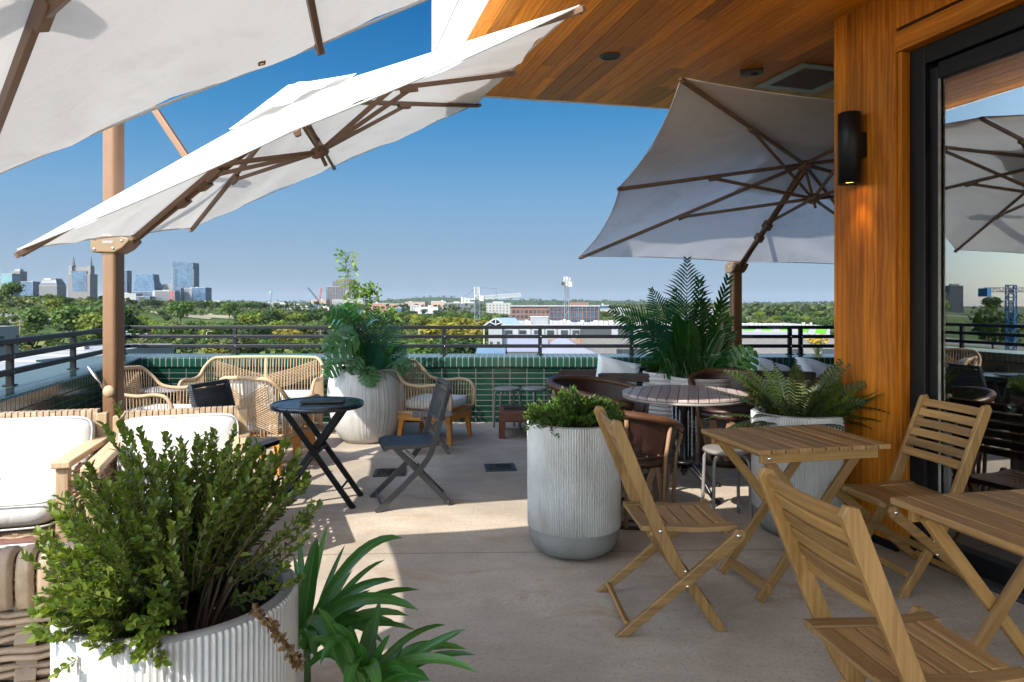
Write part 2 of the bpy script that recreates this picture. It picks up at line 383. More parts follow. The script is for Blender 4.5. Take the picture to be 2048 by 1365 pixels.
# parapets: local x along the wall, y outwards, z up
def parapet(label, loc, rz, L, depth):
    t=thing('parapet_wall',label,'low wall',loc,rz)
    w=MB(); w.add(*[[(0,0,0),(L,0,0),(L,depth-.08,0),(0,depth-.08,0),(0,0,.655),(L,0,.655),(L,depth-.08,.655),(0,depth-.08,.655)],[(0,1,5,4),(1,2,6,5),(2,3,7,6),(3,0,4,7)]])
    w.add([(0,depth-.08,-6),(L,depth-.08,-6),(L,depth-.08,0),(0,depth-.08,0)],[(1,0,3,2)])
    obj('wall_face',w,M['tile'],t)
    c=MB(); c.beam((0,depth/2-.012,.715),(L,depth/2-.012,.715),depth+.024,.12)
    obj('coping',c,M['coping'],t,.016,3)
    return t
parapet('dark green glazed tile wall along the far side of the terrace',(-5.10,8.13,0),0,12.3,.62)
parapet('dark green tile wall with shiny coping along the left edge',tuple(V((-4.44,8.13,-.0015))-WD*12.5),math.atan2(WD.y,WD.x),12.67,.62)
def railing(label, loc, rz, L, posts, yo, studs=True):
    t=thing('railing',label,'railing',loc,rz)
    for z0,z1 in ((1.094,1.138),(.978,1.022),(.858,.902)):
        b=MB(); b.beam((posts[0]-.02 if posts[0]<.5 else 0,yo,(z0+z1)/2),(L,yo,(z0+z1)/2),.05,z1-z0); obj('rail',b,M['rail'],t,.006)
    for x in posts:
        b=MB(); b.beam((x,yo+.001,.775),(x,yo+.001,1.093),.046,.046,(0,1,0)); b.box((x,yo+.001,.779),.085,.085,.008); 
        p=obj('post',b,M['rail'],t,.004)
        for k in (.88,1.0):
            s=MB(); s.lathe([(0,.0),(.006,0),(.006,.004),(0,.005)],8,(x+.012,yo-.024,k),axis=(0,-1,0)); obj('bolt',s,M['chrome'],p)
    return t
xs=[(px-CX)/F*8.6+5.10 for px in (246,470,690,888,1080,1263,1435,1601)]+[8.6,9.7,10.8]
railing('dark metal three bar railing on the far tiled wall',(-5.10,8.13,0),0,12.3,xs,.47)
lx=[12.5-((8.13-y)/WD.y) for y in (6.72,8.0,5.35,4.0,2.6,1.2,-.2)]
railing('dark metal three bar railing on the left tiled wall',tuple(V((-4.44,8.13,0))-WD*12.5),math.atan2(WD.y,WD.x),13.04,lx,.25)
# floor drains
for (px,py,lb) in ((1000,936,'square floor drain in the open floor before the low red table'),(780,946,'floor drain half hidden behind the legs of the black chair')):
    g=P(px,py,H*F/(py-CY))
    t=thing('floor_drain',lb,'drain',(g.x,g.y,0),rad(6))
    m=MB(); 
    for s in (-1,1): m.box((s*.115,0,.004),.03,.26,.008); m.box((0,s*.115,.004),.2,.03,.008)
    obj('frame',m,M['charcoal'],t)
    m=MB()
    for k in range(9): m.box((-.09+k*.0225,0,.003),.008,.2,.005)
    for k in range(5): m.box((0,-.08+k*.04,.002),.2,.006,.003)
    obj('grate',m,M['iron'],t)
    m=MB(); m.box((0,0,.0012),.2,.2,.001); obj('pit',m,M['soil'],t)

# roof canopy: cedar soffit, white fascia
RC=V((-.638,5.783,3.2)); BD=V((.9767,.2148,0)); TD=-WD
roof=thing('roof_canopy','cedar boarded roof overhang with white fascia above the terrace','roof')
m=MB(); s0=0.0
while s0<6.6:
    w=.108; t0=-R.random()*1.5
    while t0<10.5:
        t1=t0+R.uniform(1.1,2.6); a=max(t0,0)+.0015; b=t1-.0015
        if b>a:
            q=[RC+BD*(s0+.002)+TD*a,RC+BD*(s0+w-.002)+TD*a,RC+BD*(s0+w-.002)+TD*b,RC+BD*(s0+.002)+TD*b]
            dz=V((0,0,R.uniform(0,.0015)))
            q=[p+dz for p in q]; top=[p+V((0,0,.016)) for p in q]; o=R.random()*60; v=R.random()*60
            uq=[(o,v),(o,v+w),(o+b-a,v+w),(o+b-a,v)]
            m.add(q+top,[(0,3,2,1),(4,5,6,7),(0,1,5,4),(1,2,6,5),(2,3,7,6),(3,0,4,7)],[[uq[0],uq[3],uq[2],uq[1]]]+[[(o,v)]*4]*5)
        t0=t1
    s0+=w
obj('soffit',m,M['soffit'],roof)
m=MB(); e=.035
a=RC-BD*e-TD*e; b=RC+BD*6.7-TD*e; c=RC+BD*6.7+TD*10.6; d=RC-BD*e+TD*10.6
m.prism([p+V((0,0,.018)) for p in (a,d,c,b)],(0,0,.26)); obj('roof_slab',m,M['white_paint'],roof)
m=MB(); nn=V((.9613,.2754,0))
m.prism([p+V((0,0,.279)) for p in (a,d,d+nn*.14,a+nn*.14)],(0,0,.9)); obj('fascia',m,M['white_paint'],roof)
m=MB()
for q0,q1 in ((a,b),(a,d)):
    dd=(q1-q0).normalized(); nn=V((dd.y,-dd.x,0)); nn=nn if nn.dot(RC+BD*3+TD*5-q0)>0 else -nn
    m.beam(q0+nn*.0165+V((0,0,.005)),q1+nn*.0165+V((0,0,.005)),.031,.022)
obj('drip_edge',m,M['white_paint'],roof)
m=MB()
for k in range(7):
    q=RC-BD*e+TD*(1.1+k*1.22)-V((.9613,.2754,0))*.0015; m.beam(q+V((0,0,.03)),q+V((0,0,1.17)),.010,.006,(.9613,.2754,0))
m.beam(a+V((0,0,.30))-V((.9613,.2754,0))*.002,d+V((0,0,.30))-V((.9613,.2754,0))*.002,.008,.010)
obj('panel_joint',m,M['stoolgrey'],roof)
m=MB(); m.beam(a+V((0,0,1.185))+V((.9613,.2754,0))*.06,d+V((0,0,1.185))+V((.9613,.2754,0))*.06,.18,.03); obj('cap_flashing',m,M['white_paint'],roof)
m=MB(); m.lathe([(.0,.02),(.008,.02),(.012,.0)],10,tuple(P(897,92,4.9))); m.beam(P(897,92,4.9),P(903,78,4.9),.012,.02)
obj('clip',m,M['white_paint'],roof)
t=thing('downlight','round recessed black downlight in the wooden ceiling','light',(.709,4.94,3.2))
m=MB(); m.lathe([(.075,-.001),(.075,-.006),(.058,-.008),(.056,.0),(.05,.012)],32); obj('ring',m,M['charcoal'],t)
m=MB(); m.lathe([(.0,-.0015),(.056,-.0012)],32); m.lathe([(.0,-.004),(.03,-.0035)],24); obj('lens',m,M['black'],t)
t=thing('ceiling_camera','small black box fixture on the ceiling by the right parasol','camera',(1.84,5.24,3.2),rad(-18))
m=MB(); m.box((0,0,-.016),.17,.09,.03); obj('housing',m,M['charcoal'],t,.008)
m=MB(); m.lathe([(.022,0),(.028,-.012),(.012,-.014),(0,-.012)],20,(0.02,-.01,-.031)); obj('lens',m,M['black'],t)
t=thing('ceiling_vent','pale metal air vent grille set in the wooden ceiling','vent',(2.36,5.42,3.2),math.atan2(RI.y,RI.x))
m=MB()
for s in (-1,1): m.box((s*.25,0,-.006),.08,.58,.012); m.box((0,s*.25,-.006),.42,.08,.012)
obj('frame',m,M['vent'],t,.003)
m=MB()
for k in range(10): m.beam((-.2,-.2+k*.044,-.004),(.2,-.2+k*.044,-.004),.028,.003,(0,.5,.8))
m.box((0,0,-.0015),.42,.42,.001); obj('louvre',m,M['stoolgrey'],t)

# building facade, local x along the facade towards camera, y into the building
FO=(2.056,4.33,0); FR=math.atan2(-.9613,.2754)
bld=thing('terrace_building','timber clad building with black framed glass doors on the right','building',FO,FR)
m=MB(); x=0
for w in (.11,.125,.115,.127):
    m.beam((x+w/2,.0,.05),(x+w/2,.0,3.2),w-.002,.03,(0,1,0)); x+=w
x=.477
while x<7: 
    m.beam((x+.06,.0,2.962),(x+.06,.0,3.2),.118,.03,(0,1,0)); x+=.12
obj('cladding',m,M['cedar'],bld)
m=MB(); m.beam((.477,.002,2.885),(7.4,.002,2.885),.036,.112); m.beam((.493,.06,.02),(.493,.06,2.826),.03,.12,(0,1,0)); m.beam((.51,.068,2.842),(7.4,.068,2.842),.1,.028)
obj('door_trim',m,M['cedar'],bld)
m=MB(); m.beam((.477,.02,2.951),(7.4,.02,2.951),.03,.018); m.box((.24,0,.025),.476,.026,.05); obj('shadow_gap',m,M['black'],bld)
m=MB(); y=.018   # rear wall boards, turning the corner
while y<7: m.beam((-.015,y+.06,.02),(-.015,y+.06,3.2),.118,.03,(1,0,0)); y+=.12
obj('side_cladding',m,M['cedar'],bld)
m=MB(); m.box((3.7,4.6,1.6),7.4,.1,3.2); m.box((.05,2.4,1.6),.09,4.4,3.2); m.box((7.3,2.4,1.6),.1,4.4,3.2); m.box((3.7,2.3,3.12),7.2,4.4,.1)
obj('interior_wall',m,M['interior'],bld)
m=MB(); m.box((3.7,2.4,.012),7.2,4.45,.03); obj('interior_floor',m,M['interior_floor'],bld)
door=thing('glass_door','tall black framed glass door reflecting parasols and sky','door',FO,FR)
m=MB()
m.beam((.56,.1,.0),(.56,.1,2.825),.10,.1,(0,1,0)); m.beam((.638,.115,.1),(.638,.115,2.70),.054,.07,(0,1,0))
m.beam((.612,.1,2.775),(7.2,.1,2.775),.1,.1); m.beam((.666,.115,2.675),(7.2,.115,2.675),.07,.09)
m.beam((.612,.115,.06),(7.2,.115,.06),.09,.12); m.beam((3.6,.115,.12),(3.6,.115,2.63),.12,.07,(0,1,0))
obj('frame',m,M['black'],door,.004)
m=MB(); m.beam((.6,.06,.012),(7.2,.06,.012),.12,.024); obj('track',m,M['charcoal'],door,.003)
m=MB(); m.beam((.668,.09,.12),(.668,.09,2.63),.006,.012,(0,1,0)); obj('gasket',m,M['stone_top'],door)
m=MB(); m.add([(.664,.105,.12),(3.54,.105,.12),(3.54,.105,2.63),(.664,.105,2.63)],[(0,1,2,3)]); m.add([(3.66,.105,.12),(7.2,.105,.12),(7.2,.105,2.63),(3.66,.105,2.63)],[(0,1,2,3)])
obj('pane',m,M['glass'],door)
# indoor table and tumbler behind the glass
t=thing('indoor_table','round dark table standing inside behind the glass door','table',(2.97,4.02,.027))
m=MB(); m.lathe([(0,.71),(.36,.71),(.37,.72),(.37,.735),(.36,.742),(0,.742)],40); obj('tabletop',m,M['blacktable'],t)
m=MB(); m.lathe([(.025,.02),(.025,.71)],16); obj('column',m,M['iron'],t)
m=MB(); m.lathe([(.0,0),(.23,0),(.235,.01),(.21,.022),(.03,.04),(.0,.04)],40); obj('base',m,M['chrome'],t)
m=MB(); m.lathe([(0,.001),(.032,.001),(.043,.03),(.045,.055),(.036,.1),(.034,.1),(.042,.055),(.039,.03),(.028,.008),(0,.008)],32)
tag(obj('tumbler',m,M['tumbler']),'stemless glass tumbler on the table behind the door','glass').location=(2.80,3.83,.77)
t=thing('indoor_chair','dark chair at the table inside the glass door','chair',(3.6,3.9,.027),rad(190))
m=MB(); m.box((0,0,.44),.42,.42,.04); obj('seat',m,M['darkwood'],t,.01)
m=MB(); m.beam((-.19,0,.5),(-.24,0,.85),.4,.03,(1,0,0)); obj('backrest',m,M['darkwood'],t,.01)
for sx in (-.18,.18):
    for sy in (-.18,.18):
        m=MB(); m.beam((sx,sy,.42),(sx*1.1,sy*1.1,0),.035,.035,(0,1,0)); obj('leg',m,M['darkwood'],t)
# wall lamp
LP=V((2.02,4.085,0))
t=thing('wall_lamp','black cylinder wall lamp with warm light on the wooden pillar','lamp',(LP.x,LP.y,2.335),FR)
m=MB(); m.lathe([(.0,.212),(.060,.212),(.064,.208),(.064,-.212),(.056,-.212),(.054,-.16)],40); obj('housing',m,M['black'],t)
m=MB(); m.box((0,.085,.02),.085,.10,.15); obj('bracket',m,M['black'],t,.004)
m=MB(); m.lathe([(0,-.196),(.054,-.196)],32); obj('lens',m,M['lamp'],t)
ld=bpy.data.lights.new('lamp_light','SPOT'); ld.energy=3.2; ld.color=(1,.66,.2); ld.spot_size=rad(60); ld.spot_blend=.9; ld.shadow_soft_size=.03
lo=bpy.data.objects.new('lamp_light',ld); col.objects.link(lo); lo.parent=t; lo.location=(0,0,-.24); lo.rotation_euler=(rad(14),0,0)

# ---------------------------------------------------------------- parasols
def rounded_rect(w,h,r,n=4):
    out=[]
    for cx,cy,a in ((w/2-r,h/2-r,0),(-w/2+r,h/2-r,90),(-w/2+r,-h/2+r,180),(w/2-r,-h/2+r,270)):
        for k in range(n+1):
            t=rad(a+90*k/n); out.append((cx+r*math.cos(t),cy+r*math.sin(t)))
    return out
HOLE=[]
M['dry_edge']=plain('scorched_edge',(.16,.07,.01),.7,0,.4,ns=60)
def umbrella(label, C, u, v, h, mast, headz, topz, mat, seed, arm_t=.45, hole=None, mw=(.105,.125), ext=1.0, vs_=.30):
    rr=random.Random(seed); C=V(C);u=V(u);v=V(v)
    n=u.cross(v).normalized(); n=n if n.z>0 else -n
    base=V((mast[0],mast[1],0)); cr=C+n*h
    t=thing('cantilever_parasol',label,'parasol',base)
    E=[C-u,C-u+v,C+v,C+u*ext+v,C+u*ext,C+u*ext-v,C-v,C-u-v]
    def sheet(crown,ends,K,sag,scal,amp):
        m=MB(); best=None
        for i in range(8):
            a,b=ends[i]-crown,ends[(i+1)%8]-crown; rows=[]
            for p in range(K+1):
                row=[]
                for q in range(p+1):
                    f=p/K; s=q/p if p else 0
                    pt=crown+(a*(1-s)+b*s)*f
                    w=4*s*(1-s)
                    pt=pt-(a+b)*.5*scal*w*f**3
                    wob=math.sin(5*f+3.1*i)*math.cos(9*s+i)*amp*w+math.sin(17*f+7*s+i)*amp*.4*w
                    pk=(math.sin(31*s+2*i)*math.exp(-7*(1-f))+.7*math.sin(26*f+4*i)*(math.exp(-9*s)+math.exp(-9*(1-s)))*w*4*f)*.0035+.006*math.sin(13*s+6*f+i)*math.sin(8*f+i)*w*f
                    pt=pt-n*(sag*w*f*(1.15-f*.6))+n*(wob+pk)
                    row.append(pt)
                rows.append(row)
            vs=[];idx=[]
            for r_ in rows: idx.append(len(vs)); vs.extend(r_)
            fs=[];uv=[]
            for p in range(K):
                for q in range(p+1):
                    fs.append((idx[p]+q,idx[p+1]+q,idx[p+1]+q+1))
                    if q<p: fs.append((idx[p]+q,idx[p+1]+q+1,idx[p]+q+1))
            if hole is not None and crown is cr and i==HP:
                bf=min(fs,key=lambda f:(sum((vs[k] for k in f),V())/3-hole).length); fs.remove(bf)
                tr=[vs[k] for k in bf]; cc=sum(tr,V())/3; b0=len(vs)
                iv=[cc+(cc.lerp(tr[(k//2)%3].lerp(tr[((k+1)//2)%3],.5),1)-cc).normalized()*(.008+.007*((k*7)%3)/2) for k in range(6)]
                vs+=iv
                for k in range(3):
                    a_,b_=bf[k],bf[(k+1)%3]
                    fs+=[(a_,b0+2*k+1,b0+2*k),(a_,b_,b0+2*k+1),(b_,b0+(2*k+2)%6,b0+2*k+1)]
                HOLE[:]=[iv]
            m.add(vs,fs,None,.5,True)
        return m
    HP=min(range(8),key=lambda i:min((cr+((E[i]-cr)*(1-s_)+(E[(i+1)%8]-cr)*s_)*f_-hole).length for s_ in (.1,.3,.5,.7,.9) for f_ in (.75,.85,.9,.95))) if hole is not None else -1
    can=obj('canopy',sheet(cr,E,22 if hole is None else 14,.035,.035,.010),mat,t,off=base)
    if hole is not None:
        hm=MB(); hv=HOLE[0]; hm.tube([p-n*.002 for p in hv],.004,5,closed=True); hm.tube([hv[0]-n*.002,hv[0]-n*.004+(hv[0]-hv[3])*.6],.002,4)
        obj('scorched_rim',hm,M['dry_edge'],can,off=base)
    # hem
    m=MB()
    for i in range(8):
        a,b=E[i],E[(i+1)%8]; pts=[]
        for k in range(9):
            s=k/8; w=4*s*(1-s); pt=a*(1-s)+b*s; pt=pt-((a-cr)+(b-cr))*.5*.035*w-n*(.035*w*.55); pts.append(pt)
        m.tube(pts,.0055,5)
    obj('hem',m,mat,can,off=base)
    vt=cr+n*.075; VE=[cr+(e-cr)*vs_+n*.012 for e in E]
    obj('vent',sheet(vt,VE,6,-.02,.05,.012),mat,can,off=base)
    hub=cr-n*h*.97; top=cr-n*.05
    for i,e in enumerate(E):
        d=(e-cr); L=d.length; d=d/L
        m=MB(); m.beam(cr-n*.03+d*.06,e-n*.022-d*.0,.024,.03,n); 
        m.beam(e-n*.02-d*.03,e-n*.016+d*.022,.032,.026,n)
        rb=obj('rib',m,M['rib'],t,.003,off=base)
        j=cr-n*.045+d*L*.52
        sd=(j-hub).normalized()
        m=MB(); m.beam(hub+sd*.05,j,.02,.028,n); m.beam(j-d*.07,j+d*.05,.034,.04,n); obj('strut',m,M['rib'],rb,.003,off=base)
    m=MB(); m.lathe([(.0,.04),(.05,.04),(.065,.02),(.065,-.02),(.05,-.04),(0,-.04)],16,tuple(top),axis=n)
    m.lathe([(.0,.035),(.045,.035),(.062,.02),(.062,-.02),(.045,-.035),(0,-.035)],16,tuple(hub),axis=n)
    m.tube([top,hub-n*.10],.013,10); obj('hub',m,M['rib'],t,.0,off=base)
    # mast, head, arm and stay
    hd=V((mast[0],mast[1],headz)); ad=(C-u-hd); ax=V((u.x,u.y,0)).normalized(); ay=V((-ax.y,ax.x,0))
    m=MB(); rp=rounded_rect(mw[0],mw[1],.03)
    m.prism([base+ax*a+ay*b+V((0,0,.06)) for a,b in rp],(0,0,topz-.06)); 
    for s in (-1,1): m.prism([base+ay*(s*.03)+ax*(a*.10)+ay*(b*.2)+V((0,0,.06)) for a,b in rounded_rect(1,.1,.03)],(0,0,.1))
    for p in m.f[:0]: pass
    obj('mast',m,M['bronze'],t,.006,off=base)
    m=MB(); m.box(base+V((0,0,.03)),.78,.78,.06,math.atan2(ax.y,ax.x)); m.box(base+V((0,0,.075)),.22,.22,.03,math.atan2(ax.y,ax.x)); obj('base',m,M['charcoal'],t,.01,off=base)
    # head casting: D-shaped plate
    o=[(-.115,-.045),(-.10,-.058),(.05,-.062),(.11,-.03),(.16,.02),(.155,.04),(.08,.058),(-.04,.066),(-.105,.05),(-.118,.02)]
    m=MB(); m.prism([hd+ax*a+V((0,0,b))-ay*.08 for a,b in o],ay*.16); hdo=obj('head',m,M['headplast'],t,.012,3,off=base)
    m=MB(); m.lathe([(0,.03),(.028,.03),(.032,.02),(.032,0)],16,tuple(hd-ax*.112),axis=-ax); obj('knob',m,M['headplast'],hdo,off=base)
    m=MB()
    for a,b in ((-.085,-.035),(-.085,.035),(.045,-.03),(.105,.022)):
        for s in (-1,1): m.lathe([(0,.004),(.008,.004),(.009,0)],10,tuple(hd+ax*a+V((0,0,b))+ay*s*.081),axis=ay*s)
    obj('bolt',m,M['chrome'],hdo,off=base)
    m=MB(); m.beam(hd-ax*.03-ay*.0812+V((0,0,.012)),hd+ax*.045-ay*.0812+V((0,0,.012)),.002,.02); obj('nameplate',m,M['stoolgrey'],hdo,off=base)
    a0=hd+ax*.12+V((0,0,.02)); a1=top-n*.03
    m=MB(); m.tube([a0,a1],.030,12); arm=obj('arm',m,M['bronze'],t,off=base)
    jp=a0.lerp(a1,arm_t); dd=(a1-a0).normalized()
    m=MB()
    for f_ in (arm_t,arm_t-.13): q=a0.lerp(a1,f_); m.beam(q-dd*.04,q+dd*.04,.075,.08,n); m.lathe([(0,.006),(.008,.006),(.009,0)],8,tuple(q-ay*.038),axis=-ay)
    obj('clamp',m,M['rib'],arm,.006,off=base)
    m=MB(); m.beam(hd+V((0,0,topz-headz-.05)),jp+n*.03,.035,.045); obj('stay',m,M['bronze'],t,.004,off=base)
    m=MB(); m.prism([base+ax*a*1.1+ay*b*1.1+V((0,0,topz)) for a,b in rp],(0,0,.03)); obj('cap',m,M['rib'],t,.004,off=base)
    k=base-ay*(mw[1]/2)+V((0,0,.82))
    m=MB(); m.tube([k+V((0,0,0)),k-ay*.03,k-ay*.05+ax*.0+V((0,0,0))],.012,8); m.tube([k-ay*.05,k-ay*.06-ax*.10+V((0,0,.16))],.011,8); 
    ck=obj('crank',m,M['chrome'],t,off=base)
    m=MB(); m.lathe([(0,-.015),(.035,-.015),(.042,0),(.035,.015),(0,.015)],16,tuple(k-ay*.07+ax*.05-V((0,0,.01))),axis=ay); m.tube([k-ay*.03,k-ay*.07+ax*.05-V((0,0,.01))],.01,8); obj('knob',m,M['rope'],ck,off=base)
    return t
umbrella('open white parasol spanning the middle of the terrace, tan mast by the sofas',(-1.28,4.56,2.41),(1.28,-.035,.543),(-.30,1.47,.215),.40,(-2.79,4.78),1.82,3.25,M['canopy'],1)
umbrella('nearest white parasol overhead with a torn hole near its edge',(-.325,1.13,2.27),(1.305,0,.527),(-.40,1.42,.10),.40,(-1.86,1.18),1.66,3.1,M['canopy'],2,hole=P(508,120,2.545),ext=1.22,vs_=.12)  # unseen right side stretched to block sun from the chair by the door
umbrella('shaded grey-white parasol under the roof beside the wooden pillar',(2.87,6.50,2.40),(.2055,-1.35,.507),(-1.93,-.53,.03),.42,(2.60,7.93),1.83,3.0,M['canopy_grey'],3)
# ---------------------------------------------------------------- furniture makers (local x = front)
def disc(m,c,r,h,axis,n=10): m.lathe([(0,h),(r*.85,h),(r,0)],n,c,axis=axis)
def wood_chair(label):
    t=thing('folding_chair',label,'chair'); w=.20
    for s in (-1,1):
        y=s*w
        m=MB(); pts=[(-.295,.885),(-.28,.912),(-.247,.905),(-.232,.87),(-.055,.44),(.015,.30),(.215,0),(.165,0),(-.045,.30),(-.115,.44)]
        m.prism([(x,y-.0115,z) for x,z in pts],(0,.023,0)); m.uv=[(z_[2]*1.0+s*7,z_[0]+z_[1]) for f in m.f for z_ in [m.v[k] for k in f]]
        u=obj('upright',m,M['teak'],t,.004)
        m=MB(); disc(m,(-.08,y+s*.0125,.435),.009,.004,(0,s,0)); disc(m,(.03,y+s*.0125,.262),.008,.004,(0,s,0)); obj('bolt',m,M['chrome'],u)
        m=MB(); y2=s*(w+.0245)
        q=[(.272,.445),(.285,.425),(.275,.395),(-.225,0),(-.28,0),(.225,.42),(.245,.445)]
        m.prism([(x,y2-.0115,z) for x,z in q],(0,.023,0)); m.uv=[(z_[0]*1.2+s*9,z_[2]+z_[1]) for f in m.f for z_ in [m.v[k] for k in f]]
        u=obj('leg',m,M['teak'],t,.004)
        m=MB(); disc(m,(.25,y2+s*.0125,.418),.010,.005,(0,s,0)); disc(m,(.03,y2+s*.0125,.208),.008,.004,(0,s,0)); obj('bolt',m,M['chrome'],u)
        m=MB(); sp=[(-.155,.452),(-.02,.447),(.1,.440),(.2,.444),(.262,.448)]
        ys=s*(w-.038)
        m.grid([[(x,ys-.026,z),(x,ys+.026,z),(x,ys+.026,z-.022),(x,ys-.026,z-.022)] for x,z in sp],False,close=True)
        m.add([(sp[0][0],ys-.026,.452),(sp[0][0],ys+.026,.452),(sp[0][0],ys+.026,.43),(sp[0][0],ys-.026,.43)],[(0,1,2,3)])
        m.add([(sp[-1][0],ys-.026,.448),(sp[-1][0],ys+.026,.448),(sp[-1][0],ys+.026,.426),(sp[-1][0],ys-.026,.426)],[(3,2,1,0)])
        m.uv=[(z_[0]+s*5,z_[1]) for f in m.f for z_ in [m.v[k] for k in f]]
        obj('seat_rail',m,M['teak_top'],t,.003)
    for k in range(6):
        x=-.125+k*.0675; z=.448-.008*math.sin(math.pi*(k+.5)/6)
        m=MB(); m.beam((x,-w+.063,z-.008),(x,w-.063,z-.008),.059,.016); 
        obj('seat_slat',m,M['teak_top'],t,.003)
    for x in (-.1,.22):
        m=MB(); m.beam((x,-w+.02,.418),(x,w-.02,.418),.03,.02); obj('batten',m,M['teak'],t)
    for k in range(6):
        f=k/5; z=.615+f*.255; x=lerp(-.125,-.248,f)-.010
        m=MB(); pts=[V((x-.012*math.sin(math.pi*j/6),lerp(-w+.012,w-.012,j/6),z)) for j in range(7)]
        a=V((-.42,0,.907)); bx=V((.907,0,.42))
        m.grid([[p-a*.0212-bx*.007,p+a*.0212-bx*.007,p+a*.0212+bx*.007,p-a*.0212+bx*.007] for p in pts],False,close=True)
        m.uv=[(z_[1]+k*3,z_[2]) for f_ in m.f for z_ in [m.v[q] for q in f_]]
        obj('back_slat',m,M['teak'],t,.002)
    for x,z,yy in ((-.222,.045,w+.012),(.145,.10,w-.012),(.065,.225,w-.012)):
        m=MB(); m.beam((x,-yy,z),(x,yy,z),.03,.016,(.6,0,1)); obj('stretcher',m,M['teak'],t,.003)
    return t
def wood_table(label):
    t=thing('folding_table',label,'table'); Lx,Ly=.70,.55; n=10
    for k in range(n):
        x=-Lx/2+(k+.5)*Lx/n
        m=MB(); m.beam((x,-Ly/2,.729),(x,Ly/2,.729),Lx/n-.007,.022); obj('top_slat',m,M['teak_top'],t,.003)
    for s in (-1,1):
        m=MB(); m.beam((-.31,s*.225,.693),(.31,s*.225,.693),.022,.05); o=obj('apron',m,M['teak'],t,.004)
        m=MB(); disc(m,(-.27,s*.2365,.69),.01,.004,(0,s,0)); obj('bolt',m,M['chrome'],o)
        y=s*.2
        m=MB(); m.beam((-.27,y,.69),(.285,y,.012),.022,.045,(0,1,0) if False else (0,0,1)); obj('leg',m,M['teak'],t,.003)
        m=MB(); m.beam((.25,y-s*.026,.69),(-.285,y-s*.026,.012),.022,.045); obj('leg',m,M['teak'],t,.003)
    for x,z in ((-.24,.07),(.24,.07)):
        m=MB(); m.beam((x,-.2,z),(x,.2,z),.018,.05); obj('stretcher',m,M['teak'],t,.003)
    for x in (-.27,.25):
        m=MB(); m.beam((x,-.2,.70),(x,.2,.70),.03,.022); obj('batten',m,M['teak'],t)
    return t
def black_chair(label):
    t=thing('folding_chair',label,'chair'); w=.19
    for s in (-1,1):
        m=MB(); pts=curve([(-.225,s*w,.845),(-.16,s*w,.62),(-.115,s*w,.45),(-.03,s*w,.29),(.28,s*w,.0)],5)
        for a,b in zip(pts,pts[1:]): m.beam(a,b+(b-a)*.04,.018,.036,(0,1,0) if False else (1,0,.3))
        obj('upright',m,M['charcoal'],t)
        m=MB(); y=s*(w-.024); m.beam((.16,y,.43),(-.24,y,.0),.018,.036,(1,0,.3)); obj('leg',m,M['charcoal'],t,.002)
    m=MB(); g=[]
    for i in range(9):
        x=-.15+i*.0475; z=.452-.012*math.sin(math.pi*i/8)-(.02*(i-7)**2 if i>7 else 0)
        g.append([(x,-w+.012,z),(x,w-.012,z)])
    top=[[V(p) for p in r] for r in g]; full=[[r[0],r[1],r[1]-V((0,0,.03)),r[0]-V((0,0,.03))] for r in top]
    m.grid(full,False,close=True); obj('seat',m,M['charcoal'],t,.004)
    m=MB(); m.beam((-.225,-w-.009,.84),(-.225,w+.009,.84),.024,.03); obj('top_rail',m,M['charcoal'],t,.004)
    m=MB()
    for k in range(17):
        f=k/16; z=lerp(.60,.815,f); x=lerp(-.152,-.216,f)
        loop=[(x-.012,-w-.012,z),(x-.012,w+.012,z),(x+.014,w+.012,z),(x+.014,-w-.012,z)]
        m.tube(loop,.0055,5,closed=True)
    obj('rope_back',m,M['ropedark'],t)
    for x,z in ((-.215,.03),(.245,.04)):
        m=MB(); m.tube([(x,-w,z),(x,w,z)],.008,8); obj('stretcher',m,M['charcoal'],t)
    m=MB(); m.beam((.1,-.13,.40),(-.02,-.13,.29),.03,.012,(1,0,.5)); m.beam((.1,.13,.40),(-.02,.13,.29),.03,.012,(1,0,.5)); obj('hinge',m,M['chrome'],t)
    return t
def stool(label):
    t=thing('stool',label,'stool')
    m=MB(); m.lathe([(0,.438),(.14,.438),(.148,.444),(.15,.455),(.146,.463),(.13,.466),(0,.466)],36); obj('seat',m,M['stoolgrey'],t)
    for k in range(4):
        a=rad(45+90*k); c,s=math.cos(a),math.sin(a)
        pts=curve([(c*.05,s*.05,.432),(c*.11,s*.11,.43),(c*.150,s*.150,.40),(c*.160,s*.160,.34),(c*.172,s*.172,0)],5)
        m=MB(); m.tube(pts,.0115,8); obj('leg',m,M['stoolgrey'],t)
    return t
def cushion_mb(c,sx,sy,sz,p=5.0,puff=.0,n=24):
    m=MB(); pts=[]; c=V(c)
    def sp(x,e): return math.copysign(abs(x)**e,x)
    for i in range(n//2+1):
        th=-math.pi/2+math.pi*i/(n//2); row=[]
        for j in range(n*2):
            ph=2*math.pi*j/(n*2)
            x=sp(math.cos(th),.55)*sp(math.cos(ph),2/p); y=sp(math.cos(th),.55)*sp(math.sin(ph),2/p); z=sp(math.sin(th),.75)
            z*=(1+puff*(1-x*x)*(1-y*y)); z+=.02*math.sin(7*x+3*y)*(1-abs(z))
            row.append(c+V((x*sx/2,y*sy/2,z*sz/2)))
        pts.append(row)
    m.grid(pts,True,.5,close=True)
    return m
def piping(m,c,sx,sy,z,r=.006,p=5.0):
    def sp(x,e): return math.copysign(abs(x)**e,x)
    m.tube([V(c)+V((sp(math.cos(a),2/p)*sx/2,sp(math.sin(a),2/p)*sy/2,z)) for a in [2*math.pi*k/64 for k in range(64)]],r,5,closed=True)
